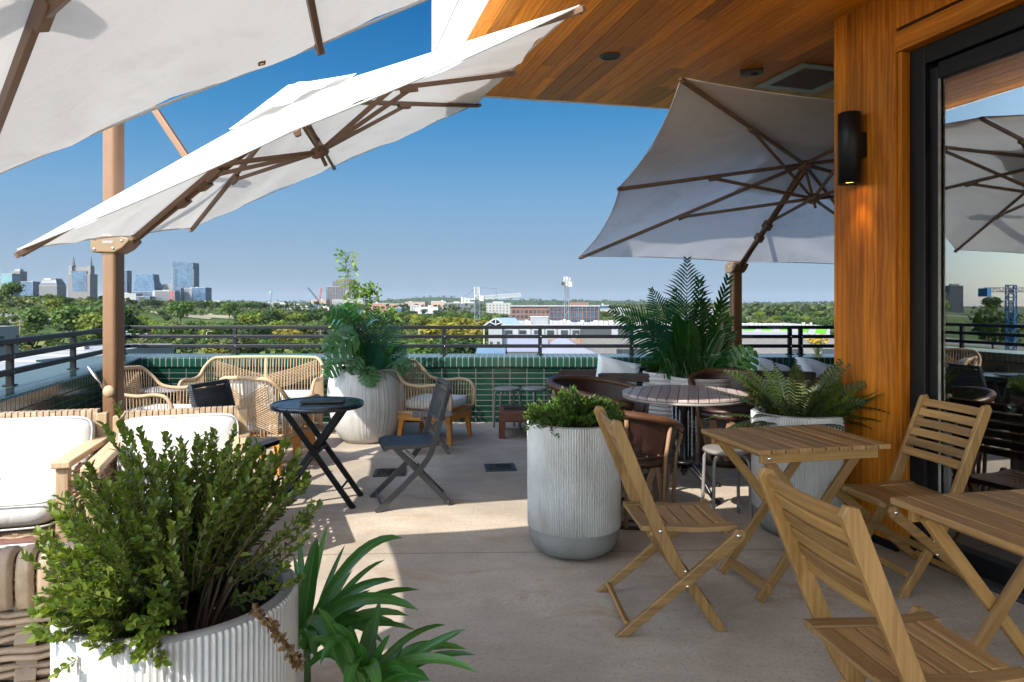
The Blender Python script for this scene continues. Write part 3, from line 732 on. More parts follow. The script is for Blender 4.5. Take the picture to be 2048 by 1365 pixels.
def tilt(m,ang,piv):     # rotate mesh about y axis through piv
    c,s=math.cos(ang),math.sin(ang)
    m.v=[(piv[0]+(x-piv[0])*c+(z-piv[2])*s,y,piv[2]-(x-piv[0])*s+(z-piv[2])*c) for x,y,z in m.v]; return m
def rope_seat(name,cat,label,W,backc=True,depth=.62):
    t=thing(name,label,cat); w=W/2; d=depth/2
    m=MB()
    for s in (-1,1): m.beam((-d+.02,s*(w-.05),.265),(d-.02,s*(w-.05),.265),.03,.07)
    for x in (-d+.035,d-.035): m.beam((x,-w+.066,.264),(x,w-.066,.264),.03,.07)
    obj('base_frame',m,M['orange_wood'],t,.004)
    for sx in (-1,1):
        for sy in (-1,1):
            m=MB(); m.beam((sx*(d-.06),sy*(w-.085),.30),(sx*(d-.025),sy*(w-.05),0),.06,.06,(0,1,0),None,.036,.036); obj('leg',m,M['orange_wood'],t,.004)
    # one continuous rope wrapped tube for arms and back
    half=[(d-.01,w-.01,.315),(d+.005,w,.47),(d-.05,w+.005,.575),(d-.16,w+.005,.60),(-.02,w,.585),(-d+.12,w-.01,.61),(-d+.03,w-.03,.70),(-d-.03,w-.10,.785),(-d-.045,w-.22,.80)]
    path=[V(p) for p in half]+[V((-d-.05,0,.805))]+[V((p[0],-p[1],p[2])) for p in half[::-1]]
    pc=curve(path,8)
    m=MB(); m.tube(pc,.0175,8); obj('rope_frame',m,M['rope'],t)
    ring=[V((d,w-.01,.315)),V((-d,w-.02,.315)),V((-d,-w+.02,.315)),V((d,-w+.01,.315))]
    m=MB(); m.tube(curve(ring+[],1,True) if False else ring,.0175,8,closed=True); obj('seat_ring',m,M['rope'],t)
    m=MB(); nn=len(pc)
    L=[0]
    for a,b in zip(pc,pc[1:]): L.append(L[-1]+(b-a).length)
    def at(s):
        for i in range(1,nn):
            if L[i]>=s: return pc[i-1].lerp(pc[i],(s-L[i-1])/(L[i]-L[i-1]+1e-9))
        return pc[-1]
    def ring_at(p):
        if p.x<-d+.10 and abs(p.y)<w-.03: return V((-d,max(-w+.02,min(w-.02,p.y)),.315))
        return V((max(-d,min(d,p.x)),math.copysign(w-.015,p.y),.315))
    s=.12
    while s<L[-1]-.12:
        p=at(s); q=ring_at(p); m.tube([p,q],.0047,5,caps=False); s+=.033
    obj('rope_strand',m,M['rope'],t)
    m=MB(); kk=int(W/.03) if W>.9 else 17
    for k in range(11):      # crossing diagonal bands of the back, two directions
        f=k/10
        for sg in (-1,1):
            a=V((-d-.045+.01*f-.004*sg,sg*(w-.10-.02*(1-f)),lerp(.76,.56,f)))
            b=V((-d-.012-.004*sg,-sg*(w-.03),lerp(.50,.345,f)))
            if W>.9: a=V((-d-.04,sg*(w-.12),lerp(.765,.60,f))); b=V((-d-.02,-sg*.05,lerp(.58,.40,f)))
            mid=a.lerp(b,.5)+V((.006*sg-.012,0,-.015)); m.tube([a,mid,b],.0042,4,caps=False)
    obj('rope_band',m,M['rope'],t)
    if W>.9:
        m=MB()
        for y in (0,): m.tube([(-d-.05,y,.80),(-d-.01,y,.315)],.014,8)
        obj('back_post',m,M['rope'],t)
    nc=2 if W>.9 else 1
    for k in range(nc):
        cw=(W-.10)/nc; yc=-(W-.10)/2+cw*(k+.5)
        m=cushion_mb((.01,yc,.385),depth-.08,cw-.01,.125,6,.15); piping(m,(.01,yc,.385),depth-.085,cw-.015,.045,.005,6)
        obj('seat_cushion',m,M['cushion'],t)
    if backc:
        m=cushion_mb((-d+.10,0,.60),.12,W-.14,.40,6,.0); tilt(m,rad(-14),(-d+.1,0,.45)); obj('back_cushion',m,M['cushion'],t)
    return t
def woven(m,o,ax,az,L,Hh,nrm,vs=.085,hs=.05,r=.016):
    if COARSE: vs,hs,r=.118,.050,.034
    o=V(o);ax=V(ax);az=V(az);nrm=V(nrm)
    nv=max(2,int(L/vs)); nh=max(2,int(Hh/hs))
    for i in range(nv+1):
        x=L*i/nv
        pts=[o+ax*x+az*(Hh*j/(nh*2))+nrm*(.007*math.cos(math.pi*(j/2+i))) for j in range(nh*2+1)]
        for a,b in zip(pts,pts[1:]): m.beam(a,b,r*1.5,.007,nrm)
    for j in range(nh):
        z=Hh*(j+.5)/nh
        for e in (-.22,.22):
            pts=[o+ax*(L*i/(nv*4))+az*(z+e*hs+.003*math.sin(i*1.7+j))-nrm*(.011*math.cos(math.pi*(i/4+j))) for i in range(nv*4+1)]
            m.tube(pts,hs*(.27 if COARSE else .21),7,flat=.75 if COARSE else .6)
            if COARSE: m.tube([p-nrm*.035+az*hs*.2 for p in pts[::2]],hs*.27,6,flat=.8)
COARSE=False
def wicker_chair(label,W=.80,D=.72,arms='wood',backc=True):
    t=thing('wicker_armchair',label,'armchair'); w=W/2; d=D/2; zt=.64
    for sx in (-1,1):
        for sy in (-1,1):
            m=MB(); m.beam((sx*(d-.03),sy*(w-.03),0),(sx*(d-.03),sy*(w-.03),zt-.02 if sx>0 else .80),.055,.055,(0,1,0)); obj('post',m,M['orange_wood'] if arms!='wood' else M['palewood'],t,.004)
    for s in (-1,1):
        m=MB(); woven(m,(-d+.03,s*(w-.008),.16),(1,0,0),(0,0,1),D-.06,zt-.20,(0,s,0)); obj('side_panel',m,M['wicker'],t)
        m=MB()
        if arms=='wood': m.beam((-d+.02,s*(w-.03),zt),(d+.02,s*(w-.03),zt),.085,.035)
        else:
            k=0
            while k<D: 
                m.tube([(-d+k,s*(w-.06),zt-.09),(-d+k,s*(w-.055),zt),(-d+k,s*(w-.03),zt+.025),(-d+k,s*(w+.012),zt+.02),(-d+k,s*(w+.016),zt-.02),(-d+k,s*(w+.014),zt-.10)],.017,6); k+=.033
        obj('arm',m,M['palewood'] if arms=='wood' else M['wicker'],t,.006 if arms=='wood' else 0)
    m=MB(); woven(m,(d-.008,-w+.05,.12),(0,1,0),(0,0,1),W-.1,.18,(1,0,0)); obj('front_panel',m,M['wicker'],t)
    m=MB(); woven(m,(-d+.012,-w+.05,.16),(0,1,0),(0,0,1),W-.1,.60,(-1,0,0)); obj('back_panel',m,M['wicker'],t)
    m=MB(); k=-w+.065; bw=.052 if COARSE else .027
    while k<w-.06:
        if COARSE: m.tube(curve([(-d-.012,k,.66),(-d-.016,k,.75),(-d-.004,k,.805),(-d+.03,k,.815),(-d+.055,k,.79),(-d+.06,k,.70)],3),.024,6,flat=.7)
        else: m.beam((-d+.005,k,.76),(-d+.005,k,.81),bw,.02,(1,0,0)); m.beam((-d-.008,k,.815),(-d+.05,k,.815),bw,.016); m.beam((-d+.045,k,.81),(-d+.045,k,.72),bw,.012,(1,0,0))
        k+=bw*(.97 if COARSE else 1.15)
    obj('top_wrap',m,M['wicker'],t,.003)
    m=MB(); m.box((0,0,.27),D-.1,W-.12,.05); obj('deck',m,M['palewood'],t)
    m=cushion_mb((.03,0,.385),D-.06,W-.13,.17,7,.08); piping(m,(.03,0,.385),D-.07,W-.14,.062,.006,7); piping(m,(.03,0,.385),D-.07,W-.14,-.062,.006,7); obj('seat_cushion',m,M['cushion'],t)
    if backc:
        m=cushion_mb((0,0,0),.40,W-.10,.15,7,.25); piping(m,(0,0,0),.395,W-.105,.05,.005,7)
        m.v=[(-d+.13-.2*.22*0+z*1.0+x*-.28,y,.595+x*.96+z*.25) for x,y,z in m.v]; obj('back_cushion',m,M['cushion'],t)
    return t
def equipal(label,r=.30,zr=.74,span=245,drop=.14):
    t=thing('barrel_chair',label,'armchair')
    m=MB(); m.lathe([(r-.06,0),(r-.02,0),(r-.015,.05),(r-.05,.055),(r-.06,0)],36); obj('base_ring',m,M['darkwood'],t); m=MB(); m.lathe([(r-.03,.385),(r+.005,.385),(r+.01,.43),(r-.03,.43),(r-.03,.385)],36); obj('seat_ring',m,M['darkwood'],t)
    n=20; ob=[]
    for k in range(n):
        m=MB()
        a=2*math.pi*k/n; b=a+rad(26)*(1 if k%2 else -1); q=.012*(k%2)
        p0=V(((r-.03-q)*math.cos(a),(r-.03-q)*math.sin(a),.05)); p1=V(((r-.012-q)*math.cos(b),(r-.012-q)*math.sin(b),.39))
        nr=V((math.cos((a+b)/2),math.sin((a+b)/2),0))
        m.beam(p0,p1,.045,.013,nr); obj('slat',m,M['cedarslat'],t,.004)
    m=MB(); m.lathe([(0,.425),(r-.03,.425),(r,.435),(r+.012,.452),(r-.01,.468),(0,.462)],36); obj('seat',m,M['leather'],t)
    m=MB(); rows=[]; N=30; rim=[]
    for i in range(7):
        f=i/6; row=[]
        for j in range(N+1):
            a=math.pi+rad(span)*(j/N-.5); zt=zr-drop*(abs(j/N-.5)*2)**2.2
            rr=r*(1.0+.17*f**1.3)
            row.append(V((rr*math.cos(a),rr*math.sin(a),lerp(.43,zt,f))))
        rows.append(row)
    m.grid(rows,True,.5); m.grid([[p+V((-p.x,-p.y,0)).normalized()*.012 for p in r_[::-1]] for r_ in rows],True,.5); obj('back_wrap',m,M['leather'],t)
    m=MB(); m.tube(rows[-1],.026,10); obj('rim',m,M['rim_leather'],t)
    m=MB()
    for j in range(1,N,2):
        p=rows[0][j]; disc(m,p+V((p.x,p.y,0)).normalized()*.004+V((0,0,.03)),.006,.004,(p.x,p.y,0),6)
    obj('stitching',m,M['palewood'],t)
    for j in (0,4,10,20,26,N):
        a=math.pi+rad(span)*(j/N-.5); zt=rows[-1][j].z-.03
        m=MB(); m.tube([((r-.0)*math.cos(a),(r-.0)*math.sin(a),.02),((r+.022)*math.cos(a),(r+.022)*math.sin(a),.43),(r*1.19*math.cos(a),r*1.19*math.sin(a),zt)],.013,7); obj('post',m,M['cedarslat'],t)
    return t
def ribbed_planter(label,r=.265,h=.735,ribs=118,rb=.147):
    t=thing('planter',label,'planter'); n=ribs*4
    prof=[(r-.012,rb),(r,rb+.006),(r+.001,.30),(r+.002,.5),(r+.003,h-.004),(r-.004,h)]
    def mod(i,k): return (-.013 if k%4==0 else (-.003 if k%2 else 0)) if 0<i<5 else (-.004 if i in (0,5) else 0)
    m=MB(); m.lathe(prof,n,mod=mod); obj('ribbed_wall',m,M['white_concrete'],t)
    m=MB(); m.lathe([(0,0),(r-.105,0),(r-.07,.012),(r-.04,.035),(r-.018,.07),(r-.008,.11),(r-.006,rb+.004)],72); obj('smooth_base',m,M['grey_concrete'],t)
    m=MB(); m.lathe([(r-.006,h-.002),(r-.008,h+.004),(r-.03,h+.006),(r-.036,h),(r-.037,h-.03)],96); obj('rim',m,M['grey_concrete'],t)
    m=MB(); pts=[[V((0,0,h-.13))]*40]+[[V(((r-.04)*f*math.cos(2*math.pi*k/40),(r-.04)*f*math.sin(2*math.pi*k/40),h-.13+R.uniform(-.012,.012))) for k in range(40)] for f in (.25,.5,.75,1.0)]
    m.grid(pts,True,.5,close=True); m.lathe([(r-.0375,h-.028),(r-.04,h-.15)],48); obj('soil',m,M['soil'],t)  # inner wall shares the soil colour, its darkness standing in for shade
    return t
def carved_pot(label,r=.385,h=.75,rim=.315):
    t=thing('planter',label,'planter'); n=360
    rr=[R.uniform(-.0045,.0) for _ in range(n)]
    pr=[(.20,0),(.24,.006),(.285,.05),(.335,.14),(.372,.26),(.385,.36),(.382,.46),(.368,.56),(.345,.66),(rim+.008,.735),(rim,h)]
    pr=[(a*r/.385,z*h/.75) for a,z in pr]
    m=MB(); m.lathe(pr,n,mod=lambda i,k: rr[(k+i//3)%n] if i>1 else 0); obj('pot_wall',m,M['white_concrete'],t)
    m=MB(); m.lathe([(rim,h),(rim-.01,h+.008),(rim-.03,h),(rim-.035,h-.1),(0,h-.1)],48); obj('soil',m,M['soil'],t)
    return t
def coiled_pot(label,r=.29,h=.72):
    t=thing('planter',label,'planter'); pr=[(r*.75,0)]
    nc=17
    for k in range(nc):
        z=h*(k+.5)/nc; rr=r*(.78+.22*math.sin(min(1,(k+1)/nc*1.15)*math.pi/2)); b=h/nc/2
        for a in (-75,-40,0,40,75): pr.append((rr+b*.8*math.cos(rad(a))-.02,z+b*math.sin(rad(a))))
    m=MB(); m.lathe(pr,56); obj('coiled_wall',m,M['coil'],t)
    m=MB(); m.lathe([(pr[-1][0],h),(pr[-1][0]-.03,h),(pr[-1][0]-.035,h-.07),(0,h-.07)],40); obj('soil',m,M['soil'],t)
    return t

# ---------------------------------------------------------------- furniture placed
wc=wood_chair('slatted wooden folding chair pulled up left of the square wooden table')
wc.location=(.70,3.12,0); wc.rotation_euler=(0,0,rad(3)); wc['group']='slatted wooden folding chairs'
dup(wc,(1.06,1.90,0),rad(8),'slatted wooden folding chair in the front right corner, seen from behind','slatted wooden folding chairs')
dup(wc,(2.02,3.49,0),rad(189),'slatted wooden folding chair standing against the glass door, facing out','slatted wooden folding chairs')
wt=wood_table('square wooden folding table before the ribbed fern planter by the pillar')
wt.location=(1.40,3.43,0); wt.rotation_euler=(0,0,rad(12)); wt['group']='slatted wooden folding tables'
dup(wt,(1.69,2.14,0),rad(11),'wooden folding table cut off by the right edge of the picture','slatted wooden folding tables')
b=black_chair('black folding chair with rope back to the right of the black table')
b.location=(-.70,4.86,0); b.rotation_euler=(0,0,rad(197)); b['group']='black rope folding chairs'
dup(b,(-1.93,4.78,0),rad(-14),'black folding chair with rope back half hidden behind the cushioned armchair','black rope folding chairs')
t=thing('folding_table','round blue-black metal folding table with crossed legs','table',(-1.375,4.83,0),rad(2))
m=MB(); m.lathe([(.29,.678),(.316,.678),(.32,.684),(.32,.706),(.314,.711),(.300,.708),(.297,.700)],56); obj('rim',m,M['blacktable'],t)
m=MB()
for k in range(9):
    y=-.264+k*.066; L=math.sqrt(max(0,.298**2-y*y)); m.beam((-L,y,.699),(L,y,.699),.060,.012)
obj('top_slat',m,M['blacktable'],t,.002)
for s in (-1,1):
    y=s*.15
    m=MB(); m.beam((-.2,y,.69),(.28,y,0),.018,.038,(1,0,.5)); obj('leg',m,M['black'],t,.002)
    m=MB(); m.beam((.2,y-s*.024,.69),(-.28,y-s*.024,0),.018,.038,(1,0,.5)); obj('leg',m,M['black'],t,.002)
for x,z in ((.19,.13),(-.19,.13),(.03,.38)):
    m=MB(); m.tube([(x,-.15,z),(x,.15,z)],.008,8); obj('stretcher',m,M['charcoal'],t)
def folder(label,loc,rz,n=1):
    m=MB(); rr=R.random()
    for k in range(n): m.box((.004*k,0,.006+.012*k),.30,.16,.011,.05*k); m.box((.004*k,-.076,.008+.012*k),.30,.012,.016,.05*k)
    o=obj('menu_folder',m,M['menu'],None,.002); o.location=loc; o.rotation_euler=(0,0,rz); tag(o,label,'menu')
    return o
folder('black menu folder lying on the round black table',(-1.345,4.86,.712),rad(8))
s=stool('grey round metal stool beside the tiled slat table, near the wooden table'); s.location=(1.40,4.46,0); s['group']='grey round stools'
dup(s,(-.055,7.72,0),.3,'left one of two grey round stools against the green tile wall','grey round stools')
dup(s,(.255,7.74,0),.7,'right one of two grey round stools against the green tile wall','grey round stools')
# round slat table on cast iron base
t=thing('bistro_table','round slatted table with pale top and black cast iron base','table',(1.285,5.10,0))
dv=V((.26,.966,0)).normalized(); dn=V((dv.y,-dv.x,0)); Rr=.455
for k in range(13):
    y=-.42+k*.07; a,b_=y-.0325,y+.0325; poly=[]
    for j in range(7):
        yy=lerp(a,b_,j/6); poly.append(dn*yy+dv*math.sqrt(max(0,Rr*Rr-yy*yy)))
    for j in range(7):
        yy=lerp(b_,a,j/6); poly.append(dn*yy-dv*math.sqrt(max(0,Rr*Rr-yy*yy)))
    m=MB(); m.prism([p+V((0,0,.728)) for p in poly[::-1]],(0,0,.02)); m.uv=[(V(m.v[q]).dot(dv)+k*4,V(m.v[q]).dot(dn)) for f in m.f for q in f]
    obj('top_slat',m,M['slatwood'],t,.003)
m=MB(); m.lathe([(.40,.706),(.452,.706),(.456,.716),(.45,.726),(.40,.726)],56); m.box((0,0,.712),.8,.05,.02); m.box((0,0,.711),.05,.8,.02); obj('under_ring',m,M['stoolgrey'],t)
m=MB(); m.lathe([(.0,.20),(.03,.20),(.045,.23),(.03,.27),(.027,.60),(.04,.63),(.028,.66),(.12,.69),(.12,.70),(0,.70)],20); obj('column',m,M['iron'],t)
m=MB()
for k in range(4):
    a=rad(45+90*k); m.tube([(.085*math.cos(a),.085*math.sin(a),.24),(.085*math.cos(a),.085*math.sin(a),.69)],.009,8)
m.lathe([(.0,.232),(.105,.232),(.11,.24),(.105,.248),(0,.248)],24); obj('side_rod',m,M['iron'],t)
for k in range(4):
    a=rad(28+90*k); c,s_=math.cos(a),math.sin(a)
    m=MB(); m.tube(curve([(c*.03,s_*.03,.21),(c*.12,s_*.12,.175),(c*.22,s_*.22,.11),(c*.29,s_*.29,.035),(c*.345,s_*.345,.018)],5),[.020]*9+[.014]*12,8); m.lathe([(0,0),(.022,0),(.024,.012),(.012,.024),(0,.026)],12,(c*.345,s_*.345,0))
    m.tube(curve([(c*.05,s_*.05,.25),(c*.14,s_*.14,.20),(c*.22,s_*.22,.13)],4),.008,6); obj('foot',m,M['iron'],t)
m=MB(); m.lathe([(.0,.12),(.018,.13),(.028,.16),(.02,.2),(0,.2)],14); obj('finial',m,M['iron'],t)
e=equipal('brown leather barrel chair seen from behind, between ribbed planter and wooden chair'); e.location=(.755,4.52,0); e.rotation_euler=(0,0,rad(40)); e['group']='brown leather barrel chairs'
for o in e.children: pass
e3=dup(e,(1.90,6.08,0),rad(-105),'brown leather barrel chair with split cedar base behind the round slat table','brown leather barrel chairs'); e3.scale=(.86,.86,1.06)
e2=equipal('wide brown leather tub chair with open curved rim behind the boxwood planter',.42,.755,250,.13); e2.location=(.80,5.70,0); e2.rotation_euler=(0,0,rad(-20)); e2['group']='brown leather barrel chairs'
# low mahogany table and folders
t=thing('coffee_table','low red-brown wooden table with black folders before the tile wall','table',(.22,7.42,0))
m=MB()
for k in range(6): m.beam((-.36,-.25+k*.1,.262),(.36,-.25+k*.1,.262),.094,.026)
obj('top_slat',m,M['mahogany'],t,.004)
m=MB()
for s in (-1,1): m.beam((-.34,s*.285,.215),(.34,s*.285,.215),.03,.07); m.beam((s*.345,-.27,.215),(s*.345,.27,.215),.03,.07)
obj('apron',m,M['mahogany'],t,.003)
for sx in (-1,1):
    for sy in (-1,1):
        m=MB(); m.beam((sx*.325,sy*.265,0),(sx*.325,sy*.265,.24),.065,.065,(0,1,0)); obj('leg',m,M['mahogany'],t,.004)
folder('stack of black folders on the low red-brown table',(.06,7.40,.276),.05,2)
# rope furniture
rs=rope_seat('rope_sofa','sofa','tan rope sofa with white cushions along the far tile wall',1.38,False); rs.location=(-2.80,7.45,0); rs.rotation_euler=(0,0,rad(-88)); rs['group']='tan rope lounge seats'
rb=rope_seat('rope_armchair','armchair','tan rope armchair seen from behind, white cushion, left of black table',.64); rb.location=(-2.10,5.92,0); rb.rotation_euler=(0,0,rad(76)); rb['group']='tan rope lounge seats'
rc=rope_seat('rope_armchair','armchair','tan rope armchair with splayed orange legs right of the round carved planter',.64,False); rc.location=(-.80,7.12,0); rc.rotation_euler=(0,0,rad(-18)); rc['group']='tan rope lounge seats'
dup(rc,(-3.28,6.38,0),rad(-6),'tan rope armchair behind the tan parasol mast beside the left wall','tan rope lounge seats')
for o in list(col.objects):
    pass
t=thing('coffee_table','small orange wooden coffee table between the rope seats','table',(-2.30,6.62,0))
m=MB()
for k in range(6): m.beam((-.32,-.21+k*.084,.36),(.32,-.21+k*.084,.36),.078,.024)
obj('top_slat',m,M['orange_wood'],t,.003)
for sx in (-1,1):
    for sy in (-1,1):
        m=MB(); m.beam((sx*.28,sy*.2,0),(sx*.28,sy*.2,.345),.066,.066,(0,1,0)); obj('leg',m,M['orange_wood'],t,.004)
t=thing('side_table','small round grey stone topped table behind the left rope armchair','table',(-3.66,7.25,0))
m=MB(); m.lathe([(0,.49),(.26,.49),(.268,.5),(.262,.512),(0,.514)],40); obj('tabletop',m,M['stone_top'],t)
m=MB(); m.lathe([(.16,0),(.17,.01),(.03,.04),(.022,.1),(.022,.44),(.08,.49)],24); obj('pedestal',m,M['charcoal'],t)
t=thing('folding_stool','small weathered grey wooden folding table beside the rope armchair','stool',(-.76,6.48,0),rad(8))
m=MB()
for k in range(5): m.beam((-.15+k*.075,-.14,.362),(-.15+k*.075,.14,.362),.066,.016)
obj('top_slat',m,M['greywood'],t,.003)
for s in (-1,1):
    m=MB(); m.beam((-.1,s*.12,.35),(.16,s*.12,0),.018,.03,(1,0,.5)); obj('leg',m,M['greywood'],t,.002)
    m=MB(); m.beam((.12,s*.095,.35),(-.16,s*.095,0),.018,.03,(1,0,.5)); obj('leg',m,M['greywood'],t,.002)
m=MB(); m.beam((.13,-.12,.05),(.13,.12,.05),.02,.02); m.beam((-.13,-.1,.05),(-.13,.1,.05),.02,.02); obj('stretcher',m,M['greywood'],t)
# wicker armchairs
a0=math.atan2(-.96,.28)
w1=wicker_chair('wicker armchair with thick white cushions at the far left edge',.72); w1.scale=(1,1,.955); w1.location=(-2.64,3.62,0); w1.rotation_euler=(0,0,a0); w1['group']='wicker armchairs with white cushions'
dup(w1,(-1.83,3.72,0),a0+rad(4),'wicker armchair with white cushions right behind the bushy front planter','wicker armchairs with white cushions')
COARSE=True
w2=wicker_chair('coarse woven brown wicker armchair seen from behind in the bottom left corner',.84,.76,'wrap'); COARSE=False; w2.location=(-1.64,2.14,0); w2.rotation_euler=(0,0,rad(104)); w2.scale=(1,1,.90); w2['group']='wicker armchairs with white cushions'
t=thing('coffee_table','dark red-brown low table between the wicker armchairs at left','table',(-2.45,2.98,0),rad(16))
m=MB()
for k in range(4): m.beam((-.33,-.12+k*.08,.30),(.33,-.12+k*.08,.30),.074,.024)
obj('top_slat',m,M['mahogany'],t,.003)
for sx in (-1,1):
    for sy in (-1,1):
        m=MB(); m.beam((sx*.29,sy*.13,0),(sx*.29,sy*.13,.29),.05,.05,(0,1,0)); obj('leg',m,M['mahogany'],t,.003)
# dark wooden armchairs with loose pillows by the far wall
def dark_chair(label):
    t=thing('wooden_armchair',label,'armchair'); w=.29
    for sx in (-1,1):
        for sy in (-1,1):
            m=MB(); m.beam((sx*.29,sy*w,0),(sx*.29-(.03 if sx<0 else 0),sy*w,.70 if sx<0 else .56),.05,.05,(0,1,0)); obj('leg',m,M['darkwood'],t,.004)
    m=MB(); m.beam((-.32,-w,.665),(-.32,w,.665),.03,.085); m.beam((-.31,-w,.50),(-.31,w,.50),.03,.07); obj('back_rail',m,M['darkwood'],t,.004)
    for s in (-1,1):
        m=MB(); m.beam((-.3,s*w,.575),(.32,s*w,.575),.07,.03); obj('arm',m,M['darkwood'],t,.004)
    m=MB(); m.box((0,0,.33),.6,.56,.07); obj('seat_frame',m,M['darkwood'],t,.004)
    m=cushion_mb((.0,0,.42),.56,.52,.12,6,.1); obj('seat_cushion',m,M['cushion'],t)
    return t
dc=dark_chair('dark wooden armchair seen from behind, nearer the grey stools'); dc.location=(.80,7.62,0); dc.rotation_euler=(0,0,rad(92)); dc['group']='dark wooden armchairs'
dup(dc,(1.22,7.22,0),rad(84),'dark wooden armchair from behind with an upright white pillow','dark wooden armchairs')
dup(dc,(2.92,7.45,0),rad(75),'dark wooden armchair right of the shaded parasol mast, mostly hidden by ferns','dark wooden armchairs')
dup(dc,(3.68,7.48,0),rad(80),'dark wooden armchair half hidden behind the wooden pillar','dark wooden armchairs')
def pillow(label,loc,rot,s=(.52,.52,.17)):
    m=MB(); n=26; pts=[]
    for sg in (1,-1):
        g=[]
        for i in range(n+1):
            row=[]
            for j in range(n+1):
                x=i/n*2-1; y=j/n*2-1
                th=((1-x**4)*(1-y**4))**.55
                pin=1-.10*(1-abs(x)**3)*abs(y)**3-.0
                pin2=1-.10*(1-abs(y)**3)*abs(x)**3
                wr=.02*math.sin(6*x+4*y)*th
                row.append(V((x*s[0]/2*pin2,y*s[1]/2*pin,sg*(th*s[2]/2)+wr*.4)))
            g.append(row)
        if sg<0: g=g[::-1]
        m.grid(g,True,.5)
    o=obj('pillow',m,M['pillow']); o.location=loc; o.rotation_euler=rot; tag(o,label,'pillow','loose white pillows')
pillow('white pillow standing upright behind the dark chair back rail',(1.10,7.20,.60),(rad(72),rad(14),rad(6)),(.50,.50,.17))
pillow('white pillow slumped on the dark armchair beside the big monstera leaf',(2.78,7.35,.615),(rad(38),rad(18),rad(-8)),(.46,.50,.2))
pillow('white pillow partly behind the wooden pillar edge',(3.36,7.45,.60),(rad(40),rad(16),rad(4)),(.5,.5,.2))
# planters
rp=ribbed_planter('tall white ribbed planter with grey base standing centre front'); rp.location=(.354,3.905,0); rp['group']='white ribbed planters'
dup(rp,(1.765,4.235,0),.4,'white ribbed planter of ferns against the wooden pillar','white ribbed planters')
bp=dup(rp,(-.80,1.66,-.045),.2,'large white ribbed planter in the bottom left foreground','white ribbed planters'); bp.location.z=0; bp.scale=(1,1,.95)
cp=carved_pot('round carved white planter beside the far rope armchair'); cp.location=(-1.50,7.08,0); cp['group']='round carved planters'
dup(cp,(-1.68,7.66,0),1.0,'second round carved planter tucked behind the first by the sofa','round carved planters')
kp=coiled_pot('coiled pale pot behind the round slat table, farther left'); kp.location=(1.63,7.0,0); kp['group']='coiled pale pots'
dup(kp,(1.80,6.50,0),.6,'coiled pale pot overlapping the other, just behind the leather chair','coiled pale pots')
# ---------------------------------------------------------------- plants
def rv(rr): 
    while True:
        p=V((rr.uniform(-1,1),rr.uniform(-1,1),rr.uniform(-1,1)))
        if .05<p.length<1: return p.normalized()
def small_leaf(m,p,d,nrm,L,W,tint,fold=.25):
    d=d.normalized(); sd=d.cross(nrm)
    if sd.length<1e-3: sd=d.orthogonal()
    sd.normalize(); n=sd.cross(d)
    vs=[p,p+d*L*.35+sd*W*.5+n*W*fold,p+d*L*.75+sd*W*.42+n*W*fold*.8,p+d*L,p+d*L*.75-sd*W*.42+n*W*fold*.8,p+d*L*.35-sd*W*.5+n*W*fold]
    m.add(vs,[(0,1,2,3),(0,3,4,5)],[[(0,0)]*4]*2,tint,True)
def blade(m,pts,ws,up,tint,fold=.3,n=None):
    """strip along pts with widths ws, creased along the midrib"""
    L=[];k=len(pts)
    for i,p in enumerate(pts):
        t=(pts[min(i+1,k-1)]-pts[max(i-1,0)]).normalized()
        sd=t.cross(up)
        if sd.length<1e-3: sd=t.orthogonal()
        sd.normalize(); nn=sd.cross(t)
        L.append((p+sd*ws[i]/2+nn*ws[i]*fold,p,p-sd*ws[i]/2+nn*ws[i]*fold))
    vs=[q for r_ in L for q in r_]; fs=[]
    for i in range(k-1): fs+= [(i*3,i*3+1,i*3+4,i*3+3),(i*3+1,i*3+2,i*3+5,i*3+4)]
    uu=[]
    for i in range(k-1): uu+=[[(1,i),(2,i),(2,i+1),(1,i+1)],[(2,i),(3,i),(3,i+1),(2,i+1)]]
    m.add(vs,fs,uu,tint,True)
def arch(b,d,L,droop,n=8):
    """points of a stem leaving b along d and bending down"""
    pts=[V(b)]; d=V(d).normalized()
    for i in range(n):
        d=(d+V((0,0,-droop/n))).normalized(); pts.append(pts[-1]+d*L/n)
    return pts
def frond(m,st,b,d,L,droop,ll,lw,npair,rr,ang=55,tip=.35,vshape=.25,t0=.15,r=.004,taper=None,hang=.15,up=None):
    pts=curve(arch(b,d,L,droop,8),3); st.tube(pts,[r*(1-.75*i/len(pts)) for i in range(len(pts))],5)
    k=len(pts); base=rr.uniform(0,1)
    up0=V((0,0,1)) if abs(V(d).normalized().z)<.9 else V((-d[0],-d[1],.1))-V((0,.5,0))
    if up is not None: up0=V(up)
    for i in range(npair):
        f=t0+(1-t0)*i/(npair-1); x=f*(k-1); i0=min(int(x),k-2); p=pts[i0].lerp(pts[i0+1],x-i0)
        t=(pts[i0+1]-pts[i0]).normalized(); sd=t.cross(up0)
        if sd.length<.05: sd=t.orthogonal()
        sd.normalize(); nn=sd.cross(t)
        prof=(math.sin(math.pi*min(1,.12+f*.9))**.7) if taper is None else taper(f)
        l=ll*max(.18,prof)*rr.uniform(.9,1.1)
        a=rad(ang*(1-f*tip))
        for s in (-1,1):
            dd=(t*math.cos(a)+sd*s*math.sin(a)+nn*vshape).normalized()
            e=[p,p+dd*l*.35,p+dd*l*.7+V((0,0,-hang*l*.35)),p+dd*l+V((0,0,-hang*l))]
            blade(m,e,[lw*.5,lw,lw*.8,lw*.05],nn,min(1,max(0,base+rr.uniform(-.25,.25))),.18)
def stem_tube(st,pts,r): st.tube(pts,[r*(1-.6*i/len(pts)) for i in range(len(pts))],5)
def plant(name,label,cat,loc,group=None): return thing(name,label,cat,loc,0,group)
